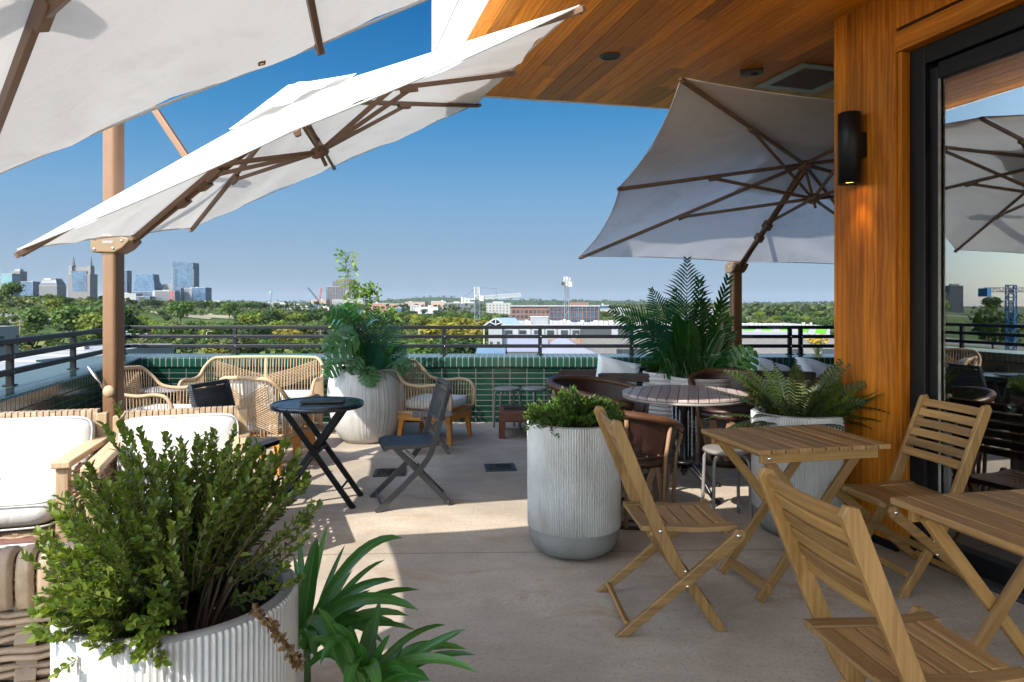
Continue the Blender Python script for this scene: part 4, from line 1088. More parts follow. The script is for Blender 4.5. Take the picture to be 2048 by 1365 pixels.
def shrub(t,leafmat,tips,centre,soil,nl,L,W,rr,spread=.035,mixup=.4,start=.45):
    m=MB(); st=MB(); 
    for tip in tips:
        tip=V(tip); s=V(centre)+(tip-V(centre))*start*rr.uniform(.7,1.1); s.z=min(s.z,tip.z-.02)
        mid=s.lerp(tip,.5)+rv(rr)*.02
        pts=curve([s,mid,tip],4); st.tube(pts,[.0022*(1-.7*i/len(pts)) for i in range(len(pts))],4,caps=False)
        n=nl
        for i in range(n):
            f=(i+.5)/n; x=f**.8*(len(pts)-1); i0=min(int(x),len(pts)-2); p=pts[i0].lerp(pts[i0+1],x-i0)
            tt=(pts[i0+1]-pts[i0]).normalized()
            a=i*2.4+rr.uniform(-.5,.5); o=tt.orthogonal().normalized(); q=tt.cross(o)
            rd=o*math.cos(a)+q*math.sin(a)
            d=(tt*(.55+.5*f)+rd*(1-.35*f)+rv(rr)*.25+V((0,0,mixup*.4))).normalized()
            nrm=(tt+V((0,0,.5))+rv(rr)*.3)
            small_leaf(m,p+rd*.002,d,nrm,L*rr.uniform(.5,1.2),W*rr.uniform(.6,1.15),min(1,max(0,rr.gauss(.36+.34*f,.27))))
    obj('foliage',m,leafmat,t); return m,st

# front bush
rr=random.Random(5)
fb=plant('boxwood_shrub','tall leafy boxwood bush overflowing the foreground planter','shrub',(-.80,1.66,0))
c=V((0,0,.62)); tips=[]
while len(tips)<330:
    d=rv(rr)
    if d.z<-.25: continue
    x,y,z=d.x*.31,d.y*.27,d.z*.29
    k=rr.uniform(.72,1.12)
    p=V((x*k,y*k,.76+z*k))
    if p.x>.03 and p.z<.80+.12*min(1,p.x/.2) and rr.random()<.93: continue
    if rr.random()<.12: continue
    if p.x>.02: p.z+=.02; p.x*=1.12
    if p.z<.70 and math.hypot(p.x,p.y)<.20: continue
    tips.append(p)
for (px,py) in ((232,805),(205,850),(275,850),(300,880),(335,870),(365,880),(420,865),(440,900),(500,920),(540,905),(570,880),(590,910),(600,930),(615,960),(632,1000),(625,1035),(180,930),(480,900),(460,890),(250,860)):
    for q in range(2):
        p=P(px+rr.uniform(-8,8),py+rr.uniform(0,14),1.62+rr.uniform(-.1,.16)); tips.append(p-V((-.80,1.66,0)))
for k in range(60):      # skirt drooping over the front-left rim
    a=rad(rr.uniform(165,290)); rr0=rr.uniform(.22,.315); tips.append(V((rr0*math.cos(a),rr0*math.sin(a),rr.uniform(.66,.78))))
m,st=shrub(fb,M['box_leaf'],tips,(0,0,.62),.6,36,.0215,.0135,rr)
for k in range(26):
    a=rr.uniform(0,6.28); e=V((.2*math.cos(a)*rr.uniform(.3,1.1),.2*math.sin(a)*rr.uniform(.3,1.1),rr.uniform(.72,.92)))
    b0=V((e.x*.25,e.y*.25,.57)); stem_tube(st,curve([b0,b0.lerp(e,.5)+rv(rr)*.03,e],5),.0055)
obj('branch',st,M['stem'],fb)
m=MB();st=MB(); pts=[P(505,1215,1.50),P(545,1255,1.44),P(575,1300,1.42),P(600,1328,1.42)]; pts=[p-V((-.80,1.66,0)) for p in pts]
pc=curve(pts,8); st.tube(pc,.0022,5)
for i,p in enumerate(pc):
    for q in range(5): small_leaf(m,p,(rv(rr)+V((.3,0,-.3))),rv(rr),.018,.010,rr.random())
o=obj('drooping_twig',st,M['stem'],fb); obj('dried_leaf',m,M['dry'],o)
# boxwood in the centre planter
rr=random.Random(8)
bb=plant('boxwood_shrub','low rounded boxwood with fine upright leaves in the centre planter','shrub',(.354,3.905,0))
tips=[]
for k in range(400):
    a=rr.uniform(0,6.28); q=math.sqrt(rr.random())*.275; x,y=q*math.cos(a),q*math.sin(a)
    top=.815+.035*math.sin(7*x+1)+.025*math.cos(9*y)-(.55*q*q)
    if abs(x+.03)<.05: top+=.055
    z=top-abs(rr.gauss(0,.04))
    tips.append(V((x*1.04,y*1.04,z)))
for k in range(70):
    a=rr.uniform(0,6.28); tips.append(V((.272*math.cos(a),.272*math.sin(a),rr.uniform(.775,.84))))
m,st=shrub(bb,M['box_dark'],tips,(0,0,.66),.6,22,.030,.0105,rr,start=.5,mixup=1.2); obj('branch',st,M['stem'],bb)
# ferns in the pillar planter
rr=random.Random(9); fp=V((1.765,4.235,0))
fe=plant('fern','dark green ferns spreading from the planter by the wooden pillar','fern',fp)
m=MB();st=MB()
for k in range(56):
    a=rad(k*137.5+rr.uniform(-10,10)); el=rr.uniform(.5,1.1) if k%3==0 else rr.uniform(1.2,3.2)
    d=V((math.cos(a)*1.0,math.sin(a)*.8,el)); b0=V((math.cos(a)*.08,math.sin(a)*.08,.62))
    if d.x>.5 and d.y>-.3: d.x*=.5
    frond(m,st,b0,d,rr.uniform(.36,.52),rr.uniform(.8,1.5),.070,.0165,17,rr,ang=72,tip=.3,vshape=.12,t0=.2,r=.003)
obj('frond_leaf',m,M['fern'],fe); obj('frond_stem',st,M['gstem'],fe)
fe2=plant('fern','yellow-green feathery fern clump at the right of the same planter','fern',fp+V((.12,-.1,0)))
m=MB();st=MB()
for k in range(16):
    a=rad(-140+k*16+rr.uniform(-8,8)); d=V((math.cos(a)*.55+.25,math.sin(a)*.5-.1,1.0))
    frond(m,st,V((.02,0,.62)),d,rr.uniform(.34,.46),.5,.085,.011,17,rr,ang=48,tip=.4,vshape=.2,t0=.25,r=.003)
obj('frond_leaf',m,M['box_leaf'],fe2); obj('frond_stem',st,M['gstem'],fe2)

def lance(m,b,tip,w,sag,rr,tint,n=9,upv=V((0,0,1))):
    b=V(b);tip=V(tip); pts=[]
    for i in range(n+1):
        f=i/n; p=b.lerp(tip,f)+V((0,0,1))*sag*4*f*(1-f); pts.append(p)
    ws=[w*(.30+.70*math.sin(math.pi*min(1,(i/n)*.9+.12))**.9) if i<n else .001 for i in range(n+1)]
    blade(m,pts,ws,upv,tint,.16)
# two broad leaved plants at the bottom centre
rr=random.Random(21)
def lanceplant(label,base,leaves):
    t=plant('dracaena_plant',label,'plant',(base.x,base.y,0))
    pot=MB(); pot.lathe([(0,0),(.07,0),(.085,.12),(.09,.14),(.08,.14),(.075,.12),(0,.12)],28); obj('pot',pot,M['charcoal'],t)
    st=MB(); zt=base.z; st.tube([(0,0,.1),(.005,0,zt*.6),(0,0,zt)],.011,8); obj('stem',st,M['gstem'],t)
    m=MB()
    for (px,py,Y,w,sag) in leaves:
        tp=P(px,py,Y)-V((base.x,base.y,0))
        b0=V((rr.uniform(-.012,.012),rr.uniform(-.012,.012),zt-rr.uniform(0,.07)))
        lance(m,b0,tp,w*.80,sag*.95,rr,rr.uniform(.1,.95),upv=V((rr.uniform(-.25,.25),-.75,.6)))
    obj('foliage',m,M['lance'],t); return t
lanceplant('green plant with long strap leaves beside the foreground planter',P(612,1262,2.15),
 [(545,1118,2.3,.055,.02),(588,1112,2.35,.03,.02),(634,1075,2.2,.062,.03),(655,1050,2.45,.028,.02),(805,1076,2.2,.045,.09),(790,1160,2.1,.042,.05),(733,1193,1.95,.062,.02),(838,1221,2.05,.05,.07),(817,1232,2.2,.04,.06),(800,1252,2.3,.032,.06),(705,1140,2.6,.03,.02),(632,1325,2.0,.05,.08),(565,1300,2.4,.05,.05),(690,1345,1.9,.05,.07),(760,1245,2.4,.04,.04),(660,1320,2.5,.045,.06),(725,1235,2.0,.05,.02),(560,1180,2.5,.04,.03),(615,1340,2.2,.045,.1),(700,1320,2.4,.04,.08),(838,1180,2.3,.035,.06),(600,1080,2.6,.035,.02),(575,1200,2.6,.04,.04),(742,1180,2.5,.03,.03),(830,1260,2.1,.03,.05),(700,1230,2.1,.05,.05),(650,1190,2.4,.035,.02),(770,1120,2.45,.03,.05),(690,1090,2.6,.03,.02),(600,1150,2.6,.035,.03),(770,1290,2.1,.035,.07),(655,1290,1.9,.045,.06),(580,1345,2.0,.04,.08)])
lanceplant('green plant with arching strap leaves at the bottom edge of the picture',P(728,1362,1.80),
 [(932,1258,1.75,.036,.02),(932,1299,1.9,.034,.05),(958,1346,1.7,.035,.06),(808,1287,1.85,.03,.0),(636,1216,1.75,.05,.03),(740,1240,1.95,.062,.0),(860,1362,1.6,.06,.05),(700,1250,1.9,.04,.02),(640,1330,1.7,.036,.10),(760,1200,2.0,.04,.0),(840,1375,1.7,.06,.06),(800,1330,1.9,.05,.05),(900,1330,1.8,.03,.06),(870,1285,2.0,.03,.04),(720,1290,1.7,.04,.05),(950,1310,1.8,.028,.05),(890,1250,2.0,.026,.04),(780,1270,1.75,.032,.02),(660,1250,1.75,.036,.04),(820,1350,1.65,.04,.06),(610,1345,1.8,.036,.09),(620,1280,1.75,.035,.06),(690,1400,1.6,.05,.08),(760,1400,1.6,.05,.06),(668,1285,1.9,.04,.03)])

def monstera(m,b,d,up,S,rr,tint):
    """heart shaped leaf with deep cuts between the lobes"""
    b=V(b); d=V(d).normalized(); sd=d.cross(V(up)).normalized(); n=sd.cross(d)
    N=5
    for s in (-1,1):
        for k in range(N):
            f0=k/N; f1=(k+.90)/N
            def edge(f):
                w=.52*math.sin(math.pi*min(1,(.13+.87*f)))**.75*(1-.15*f)
                return w
            p0=b+d*S*(f0*.95); p1=b+d*S*(f1*.95)
            e0=edge(f0); e1=edge(f1); sw=.20
            q0=b+d*S*(f0*.95+sw*(1-.6*f0)-.14*(k==0))+sd*s*S*e0-n*S*.12*e0; q1=b+d*S*(f1*.95+sw*.8*(1-.6*f1))+sd*s*S*e1-n*S*.12*e1
            h0=p0.lerp(q0,.55)+n*S*.035; h1=p1.lerp(q1,.55)+n*S*.035
            mm=q0.lerp(q1,.5)+(q0.lerp(q1,.5)-p0.lerp(p1,.5))*.12
            p1b=b+d*S*((k+1)/N*.95)
            m.add([p0,h0,q0,mm,q1,h1,p1,p1b,p0.lerp(h0,.45),p1b.lerp(b+d*S*((k+1)/N*.95+sw*.45)+sd*s*S*edge((k+1)/N)*.45,.4)],[(0,1,5,6),(1,2,3,4,5),(0,6,7)],[[(0,0)]*4,[(0,0)]*5,[(0,0)]*3],tint+rr.uniform(-.05,.05),True)
def broad(m,b,tip,w,rr,tint,up,sag=.03):
    b=V(b);tip=V(tip); n=10; pts=[b.lerp(tip,i/n)+V((0,0,sag*4*(i/n)*(1-i/n))) for i in range(n+1)]
    ws=[w*max(.03,math.sin(math.pi*min(1,.06+.93*i/n))**.65)*(1+.06*math.sin(i*2.3)) for i in range(n+1)]
    blade(m,pts,ws,V(up),tint,.14)
def at_px(t,px,py,Y): return P(px,py,Y)-V(t.location)
# big carved planter: palm, monstera, blue blades, vine
rr=random.Random(31); B=V((-1.50,7.08,0))
t=plant('monstera_plant','large glossy monstera leaves at the left of the carved planter','plant',B)
m=MB();st=MB()
for (px,py,dx,dz,S,Y) in ((715,668,-1.0,-.55,.38,6.72),(700,640,-.9,.25,.24,6.8),(680,722,-.7,-.6,.22,6.78),(735,733,.2,-.8,.22,6.74),(788,725,.9,-.35,.2,6.8),(722,715,-.5,-.8,.2,6.72),(705,650,-.2,.9,.24,6.9)):
    p=at_px(t,px,py,Y); m=MB(); monstera(m,p,V((dx,-.25,dz)),V((.1,-1,.45)),S,rr,rr.uniform(.15,.7)); obj('leaf',m,M['monstera'],t); st.tube(curve([(0,0,.66),V((p.x*.5,p.y*.6,.72)),p],6),.006,5)
obj('stalk',st,M['gstem'],t)
t=plant('palm_plant','dark blue-green palm fronds rising from the carved planter','plant',B+V((.05,.05,0)))
m=MB();st=MB()
for (px,py,ll,L) in ((722,642,.13,.34),(748,626,.15,.42),(770,640,.16,.42),(790,660,.15,.42),(808,700,.14,.40),(740,690,.10,.26),(780,715,.10,.24),(712,655,.10,.3),(760,700,.11,.26)):
    e=at_px(t,px,py,6.95); b0=V((rr.uniform(-.06,.06),rr.uniform(-.1,.02),.66)); d=(e-b0)
    frond(m,st,b0,d+V((0,0,.1)),d.length*1.08,.35,ll*1.4,.0175,18,rr,ang=60,tip=.4,vshape=.05,t0=.25,r=.004,up=(.1,-1,.3))
obj('frond_leaf',m,M['palm'],t); obj('frond_stem',st,M['gstem'],t)
t=plant('fern','drooping dark ferns over the front rim of the carved planter','fern',B+V((0,-.12,0)))
m=MB();st=MB()
for (px,py) in ((700,728),(740,738),(765,738),(800,725),(812,715),(690,735),(725,735),(790,738)):
    e=at_px(t,px,py,6.66); b0=V((e.x*.3,0,.68)); d=e-b0+V((0,0,.16)); frond(m,st,b0,d,d.length*1.1,1.2,.065,.010,20,rr,ang=70,vshape=.1,r=.003)
obj('frond_leaf',m,M['fern'],t); obj('frond_stem',st,M['gstem'],t)
t=plant('broadleaf_plant','upright fan leaves in the middle of the carved planter','plant',B+V((.02,.02,0)))
m=MB()
for (px,py,w) in ((715,672,.09),(700,682,.09),(790,690,.07)):
    e=at_px(t,px,py,6.9); m=MB(); broad(m,V((e.x*.3,e.y*.2,.68)),e,w,rr,rr.random(),(.1,-1,.2)); obj('leaf',m,M['monstera'],t)
t=plant('spiky_plant','pale blue-green spiky grass arching over the far railing','plant',V((-1.62,7.28,0)))
m=MB()
for k in range(24):
    px=rr.uniform(655,770); py=rr.uniform(610,665)
    if k<8: px,py=rr.uniform(672,708),rr.uniform(600,632)
    if 8<=k<16: px,py=rr.uniform(655,680),rr.uniform(640,668)
    e=at_px(t,px,py,6.95+rr.uniform(-.2,.1)); b0=V((.0+rr.uniform(-.05,.05),-.2,1.04)); lance(m,b0,e,.028,.07,rr,rr.random(),8,V((0,-1,.3)))
obj('foliage',m,M['blueleaf'],t); st=MB(); st.tube([(.0,0,.66),(.0,-.2,1.06)],.01,6); obj('stem',st,M['gstem'],t)
t=plant('climbing_vine','thin bright green vine reaching above the skyline from the carved planter','vine',B+V((-.0,.15,0)))
m=MB();st=MB()
def vine(pxs,Y,n,sz,side):
    pts=[at_px(t,a,b,Y) for a,b in pxs]; pc=curve(pts,8); st.tube(pc,[.004*(1-.7*i/len(pc)) for i in range(len(pc))],5)
    for i in range(n):
        x=(.12+.88*i/n)*(len(pc)-1); i0=min(int(x),len(pc)-2); p=pc[i0].lerp(pc[i0+1],x-i0)
        q=p+V((rr.uniform(-side,side),rr.uniform(-.05,.05),rr.uniform(-.03,.05)))
        st.tube([p,q],.0016,4,caps=False)
        d=(q-p).normalized()*.6+V((rr.uniform(-.6,.6),-.3,rr.uniform(-.9,.25)))
        small_leaf(m,q,d,V((rr.uniform(-.5,.5),-1,.6)),sz*rr.uniform(.7,1.2),sz*.5,rr.random(),.12)
vine([(735,700),(712,620),(700,575),(694,540),(690,505)],7.1,120,.052,.085)
vine([(735,690),(726,600),(735,580),(748,580)],7.1,80,.048,.07)
vine([(735,690),(728,610),(742,585),(742,600)],7.1,50,.048,.09)
vine([(740,690),(752,640),(775,625),(790,645)],7.1,60,.055,.06)
vine([(720,690),(700,640),(680,640),(668,660)],7.1,26,.05,.06)
obj('foliage',m,M['vine'],t); obj('stem',st,M['gstem'],t)
# arrangement in the coiled pots
rr=random.Random(41); B2=V((1.70,6.72,0))
t=plant('palm_plant','tall dark palm with wide feathery fronds in the coiled pots','plant',V((1.72,6.72,0)))
m=MB();st=MB()
for (px,py,ll,Y,dr) in ((1374,532,.22,6.7,.12),(1245,612,.20,6.5,.75),(1312,590,.17,6.8,.55),(1268,632,.17,6.6,.8),(1330,665,.16,6.5,.9),(1400,610,.17,6.7,.4),(1300,640,.15,6.9,.7),(1352,590,.16,6.6,.3)):
    e=at_px(t,px,py,Y); b0=V((rr.uniform(-.05,.05),rr.uniform(-.05,.05),.66)); d=e-b0
    frond(m,st,b0,d.normalized()+V((0,0,dr*.55)),d.length*(1.04+dr*.05),dr*1.1,ll*1.65,.0175,24,rr,ang=60,tip=.35,vshape=.05,t0=.28,r=.006,hang=.2,up=(.1,-1,.4))
obj('frond_leaf',m,M['palm'],t); obj('frond_stem',st,M['gstem'],t)
t=plant('kentia_palm','yellow-green palm with few long leaflets beside the parasol mast','plant',V((1.85,6.6,0)))
m=MB();st=MB()
for (px,py,ll,n) in ((1398,578,.16,11),(1450,572,.13,12),(1440,598,.15,10),(1440,625,.18,9),(1410,620,.16,10),(1450,645,.14,12),(1455,672,.13,12),(1425,680,.14,12),(1450,700,.13,12)):
    e=at_px(t,px,py,6.6); b0=V((rr.uniform(-.06,.06),rr.uniform(-.06,.06),.66)); d=e-b0
    frond(m,st,b0,d.normalized()+V((0,0,.25)),d.length*1.06,.5,ll,.026,n,rr,ang=50,tip=.4,vshape=.1,t0=.40,r=.005,taper=lambda f:.7+.3*math.sin(math.pi*f),up=(.2,-1,.5))
obj('frond_leaf',m,M['broad'],t); obj('frond_stem',st,M['gstem'],t)
t=plant('broadleaf_plant','big dark paddle leaves in the middle of the coiled pots','plant',V((1.70,6.62,0)))
m=MB();st=MB()
for (px,py,w) in ((1352,628,.17),(1378,640,.22),(1400,655,.15),(1448,660,.13),(1452,692,.15),(1335,690,.14),(1445,640,.12),(1375,668,.2),(1395,690,.2),(1430,690,.16),(1360,700,.15),(1415,720,.15),(1475,720,.15),(1320,715,.15)):
    e=at_px(t,px,py,6.5+rr.uniform(-.08,.12)); b0=V((e.x*.35,e.y*.3,.68)); m=MB(); broad(m,b0.lerp(e,.2),e,w,rr,rr.uniform(0,.8),(rr.uniform(-.5,.5),-1,.25)); obj('leaf',m,M['broad'],t); st.tube([b0*.9,b0.lerp(e,.25)],.006,5)
obj('stem',st,M['gstem'],t)
t=plant('grassy_plant','mass of long thin grassy blades hanging over the coiled pots','plant',V((1.72,6.55,0)))
m=MB()
for k in range(150):
    px=rr.uniform(1305,1480); py=rr.uniform(660,765) 
    e=at_px(t,px,py,6.35+rr.uniform(-.1,.4)); b0=V((e.x*.4+rr.uniform(-.1,.1),rr.uniform(-.08,.15),.68)); lance(m,b0,e,.016,rr.uniform(.04,.18),rr,rr.random(),7,V((rr.uniform(-.6,.6),-1,.3)))
obj('foliage',m,M['grassy'],t)
t=plant('monstera_plant','bright green perforated monstera leaf beside the tile wall','plant',V((2.0,6.6,0)))
m=MB();st=MB()
for (px,py,dx,dz,S) in ((1462,742,.62,.62,.30),(1440,750,.9,-.1,.2),(1425,745,.2,.5,.2)):
    p=at_px(t,px,py,6.45); m=MB(); monstera(m,p,V((dx,-.15,dz)),V((-.1,-1,.25)),S,rr,.95 if S>.25 else .3); obj('leaf',m,M['monstera'],t); st.tube([V((-.1,0,.68)),p],.005,5)
obj('stalk',st,M['gstem'],t)
t=plant('fern','bright green fern tuft beside the white pillow at the coiled pot','fern',V((1.55,7.05,0)))
m=MB();st=MB()
for k in range(12):
    e=at_px(t,rr.uniform(1268,1315),rr.uniform(708,740),6.9); b0=V((0,0,.68)); d=e-b0; frond(m,st,b0,d+V((0,0,.1)),max(.2,d.length),.8,.07,.018,14,rr,ang=65,r=.003)
obj('frond_leaf',m,M['vine'],t); obj('frond_stem',st,M['gstem'],t)
# yellow flowers on the far coping
t=plant('flowering_plant','small yellow flowers beyond the far wall by the pillar','plant',V((4.05,9.05,0)))
m=MB();st=MB()
for k in range(46):
    e=V((rr.uniform(-.13,.13),rr.uniform(-.1,.1),.90+rr.uniform(-.02,.1))); st.tube([(0,0,.72),e],.002,4,caps=False)
    for q in range(6):
        a=q*1.05; small_leaf(m,e,V((math.cos(a),-.4,math.sin(a))),V((0,-1,0)),.022,.012,rr.random())
obj('flower',m,leaf('yellow_petals',(.55,.33,.01),(.75,.5,.02),.2),t); obj('stem',st,M['gstem'],t)
p=MB(); p.lathe([(0,-.4),(.12,-.4),(.16,.72),(.14,.72),(.13,.7),(0,.7)],20); obj('pot',p,M['coil'],t)
# ---------------------------------------------------------------- the city below and beyond
GZ=-13.0
def sm(x,a,b): t=max(0,min(1,(x-a)/(b-a))); return t*t*(3-2*t)
HILLS=[(-325,440,80,120,12.5),(-420,300,120,130,13),(-700,900,400,300,12),
 (-1750,5200,800,500,26),(-950,5600,420,420,30),(-150,5900,420,420,34),(-620,5800,300,380,40),(420,5600,700,500,26),(1400,5200,900,600,20),
 (2300,3700,900,700,17),(3600,4600,1500,900,24),(-3800,5200,1600,900,30),(2400,2400,700,500,7),(900,6000,600,500,22)]
def gz(x,y):
    z=GZ
    for cx,cy,sx,sy,a in HILLS:
        d=((x-cx)/sx)**2+((y-cy)/sy)**2
        if d<12: z+=a*math.exp(-d/2*1.4)
    return z
def axis_vals(lo,hi,fine,g):
    out=[0.0]; s=fine
    while out[-1]<hi: out.append(out[-1]+s); s*=g
    a=[0.0]; s=fine
    while a[-1]>lo: a.append(a[-1]-s); s*=g
    return sorted(set(out+a))
def ground():
    t=NT('city_ground'); o=t.coord('Object')
    n=t.noise(o,.012,6,.6); n2=t.noise(o,.09,5,.65); n3=t.noise(o,.6,4,.6)
    c=t.ramp(n2,[(.3,(.022,.040,.010)),(.5,(.055,.082,.022)),(.72,(.13,.135,.055))])
    c=t.mix(t.ramp(n,[(.52,(0,0,0)),(.64,(1,1,1))]),c,t.ramp(n3,[(.35,(.035,.06,.018)),(.65,(.09,.11,.035))]))
    # paved and gravel lots
    s=t.n('ShaderNodeSeparateXYZ',Vector=o)
    lots=t.ramp(t.noise(t.mapping(o,(1,.55,1)),.018,2,.4),[(.60,(0,0,0)),(.63,(1,1,1))])
    c=t.mix(t.math('MULTIPLY',lots,.8),c,t.ramp(n3,[(.3,(.16,.15,.14)),(.7,(.26,.245,.23))]))
    d=t.math('GREATER_THAN',s.outputs[1],1500.0)
    far=t.ramp(t.noise(o,.02,6,.75),[(.3,(.012,.030,.012)),(.7,(.05,.075,.022))])
    c=t.mix(d,c,far)
    return t.end(t.pr(c,.95,bump=n3,bstr=.8,bdist=.5,spec=.1))
xsv=axis_vals(-6500,6500,40,1.06); ysv=[y for y in axis_vals(-900,9500,45,1.045)]
m=MB(); m.grid([[(x,y,gz(x,y)) for y in ysv] for x in xsv][::-1],True,.5)
struct(obj('ground',m,ground()))
def slab(name,label_kind,pts,mat,dz=.25):   # thin patch following the ground
    m=MB(); m.add([(x,y,gz(x,y)+dz) for x,y in pts],[tuple(range(len(pts)))])
    o=obj(name,m,mat); return struct(o)
M['asphalt']=plain('asphalt',(.06,.06,.062),.85,0,.25,ns=.2,bs=3,bstr=.3)
M['dirt']=plain('dirt_gravel',(.30,.245,.18),.95,0,.25,ns=.06,bs=1,bstr=.5,c2=(.24,.22,.12))
M['lotgrey']=plain('concrete_lot',(.30,.285,.27),.85,0,.2,ns=.1,bs=1)
def patch(name,pxs,mat,dz=.3,z=None,n=10):
    # quad given by four photo corners on the ground plane
    q=[]
    for px,py in pxs:
        Y=(H-GZ)*F/(py-CY); q.append(V(((px-CX)/F*Y,Y,0)))
    rows=[]
    for i in range(n+1):
        a=q[0].lerp(q[3],i/n); b=q[1].lerp(q[2],i/n); rows.append([(p.x,p.y,gz(p.x,p.y)+dz) for p in [a.lerp(b,j/n) for j in range(n+1)]])
    m=MB(); m.grid(rows,True,.5); return struct(obj(name,m,mat))
patch('dirt_clearing',[(296,652),(420,652),(445,640),(330,637)],M['dirt'],.5)
patch('dirt_clearing',[(375,650),(470,650),(462,639),(392,638)],M['dirt'],.7)
patch('parking_lot',[(238,676),(300,676),(300,662),(240,661)],M['lotgrey'],.4)
patch('road',[(380,708),(560,704),(560,700),(420,702)],M['lotgrey'],.3)
patch('road',[(560,706),(1000,702),(1000,697),(560,700)],M['asphalt'],.4)
patch('road',[(700,676),(960,676),(960,672),(700,672)],M['lotgrey'],.4)
patch('road',[(-900,672),(260,668),(260,665),(-900,668)],M['lotgrey'],.4)

# trees
def crown_mesh(seed,lobes,n,leafs,flat=.85):
    rr=random.Random(seed); m=MB(); L=[]
    for k in range(lobes):
        a=rr.uniform(0,6.28); q=rr.uniform(.12,.62)
        L.append((V((q*math.cos(a)*.5,q*math.sin(a)*.5,rr.uniform(.42,.80))),rr.uniform(.18,.30)))
    L.append((V((0,0,.62)),.34))
    for k in range(n):
        c,r=L[rr.randrange(len(L))]; d=rv(rr)
        if d.z<-.55: d.z*=-.5
        p=c+d*r*rr.uniform(.72,1.10); p.z=.18+(p.z-.18)*1.0
        nn=(d+rv(rr)*.7).normalized(); sd=nn.orthogonal().normalized(); tt=nn.cross(sd); a=rr.uniform(0,6.28)
        u=sd*math.cos(a)+tt*math.sin(a); w=nn.cross(u); s=leafs*rr.uniform(.6,1.3)
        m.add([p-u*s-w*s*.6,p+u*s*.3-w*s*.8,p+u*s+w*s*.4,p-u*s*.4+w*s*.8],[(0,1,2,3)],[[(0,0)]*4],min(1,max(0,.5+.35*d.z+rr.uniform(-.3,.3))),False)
    return m
def treemat():
    t=NT('tree_foliage'); oi=t.n('ShaderNodeObjectInfo')
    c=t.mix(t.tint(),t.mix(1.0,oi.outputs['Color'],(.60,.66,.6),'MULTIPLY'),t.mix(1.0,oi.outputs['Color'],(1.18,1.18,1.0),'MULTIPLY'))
    b=t.pr(c,.65,spec=.25); tr=t.n('ShaderNodeBsdfTranslucent',Color=t.mix(1.0,c,(1.3,1.4,.6),'MULTIPLY'))
    m=t.n('ShaderNodeMixShader'); t.set(m,0,.28); t.t.links.new(b.outputs[0],m.inputs[1]); t.t.links.new(tr.outputs[0],m.inputs[2]); return t.end(m)
M['tree']=treemat()
crowns=[]
for k in range(6):
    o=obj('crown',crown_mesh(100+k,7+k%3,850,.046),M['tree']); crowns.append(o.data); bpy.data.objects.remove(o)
def trunk_mesh():
    m=MB(); m.tube([(0,0,0),(.01,0,.2),(-.01,.01,.45)],[.028,.02,.012],6)
    for a in (0.3,2.3,4.4): m.tube([(0,0,.25),(.12*math.cos(a),.12*math.sin(a),.5)],[.012,.006],5)
    return m
o=obj('trunk',trunk_mesh(),M['stem']); trunk=o.data; bpy.data.objects.remove(o)
COLS={'dark green':(.030,.058,.016),'mid green':(.058,.098,.020),'yellow-green':(.125,.155,.022),'golden yellow':(.17,.145,.022),'olive':(.075,.090,.030),'rusty orange':(.22,.13,.03)}
rt=random.Random(77)
def tree(kind,where,group,loc,h,w,seed=None):
    t=bpy.data.objects.new('tree',None); col.objects.link(t); t.location=loc; t.rotation_euler=(0,0,rt.uniform(0,6.28)); t.scale=(w,w,h)
    tag(t,f'{kind} leafy tree {where}','tree',group+f', {kind}')
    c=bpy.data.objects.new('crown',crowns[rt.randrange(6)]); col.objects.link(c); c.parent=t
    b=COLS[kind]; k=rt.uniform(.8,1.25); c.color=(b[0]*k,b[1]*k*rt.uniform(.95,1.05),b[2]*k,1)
    u=bpy.data.objects.new('trunk',trunk); col.objects.link(u); u.parent=t
    return t
def skyl(px,tab):
    for (a,ya),(b,yb) in zip(tab,tab[1:]):
        if a<=px<=b: return lerp(ya,yb,(px-a)/(b-a))
    return tab[-1][1]
ntree=0
def row(n,x0,x1,Y0,Y1,tab,kinds,where,group,hmin=4,hmax=17,jit=5):
    global ntree
    for k in range(n):
        px=lerp(x0,x1,(k+rt.uniform(.1,.9))/n); Y=rt.uniform(Y0,Y1); x=(px-CX)/F*Y; z0=gz(x,Y)
        yt=skyl(px,tab)+rt.uniform(0,jit); zt=H-(yt-CY)/F*Y; h=(zt-z0)/1.1
        h=max(hmin,min(hmax,h))
        if h<4: continue
        tree(rt.choices(list(kinds),list(kinds.values()))[0],where,group,(x,Y,z0-.3),h,h*rt.uniform(1.15,1.8)); ntree+=1
KG={'dark green':5,'mid green':5,'yellow-green':2.5,'golden yellow':.5,'olive':2}
KY={'dark green':4,'mid green':5,'yellow-green':2.6,'golden yellow':.5,'olive':2.5}
KD={'dark green':7,'mid green':3,'yellow-green':.7,'olive':3}
# wooded hill on the left
row(30,-60,330,430,540,[(-60,588),(40,592),(110,583),(150,592),(200,597),(260,606),(330,616)],KD,'on the crest of the wooded hill at left','trees on the hill crest',3,13,5)
row(32,-60,340,340,430,[(-60,602),(200,612),(340,628)],KG,'halfway up the wooded hill at left','trees on the hill slope',3,13,12)
row(30,-60,320,260,340,[(-60,622),(200,630),(320,644)],KY,'low on the wooded hill at left','trees at the foot of the hill',4,14,16)
row(16,-60,230,190,255,[(-60,655),(230,655)],KY,'on the grassy bank behind the left railing','trees on the grassy bank',3,8,18)
row(10,60,235,120,170,[(60,682),(235,684)],KG,'just beyond the left railing','trees close beyond the left railing',4,10,12)
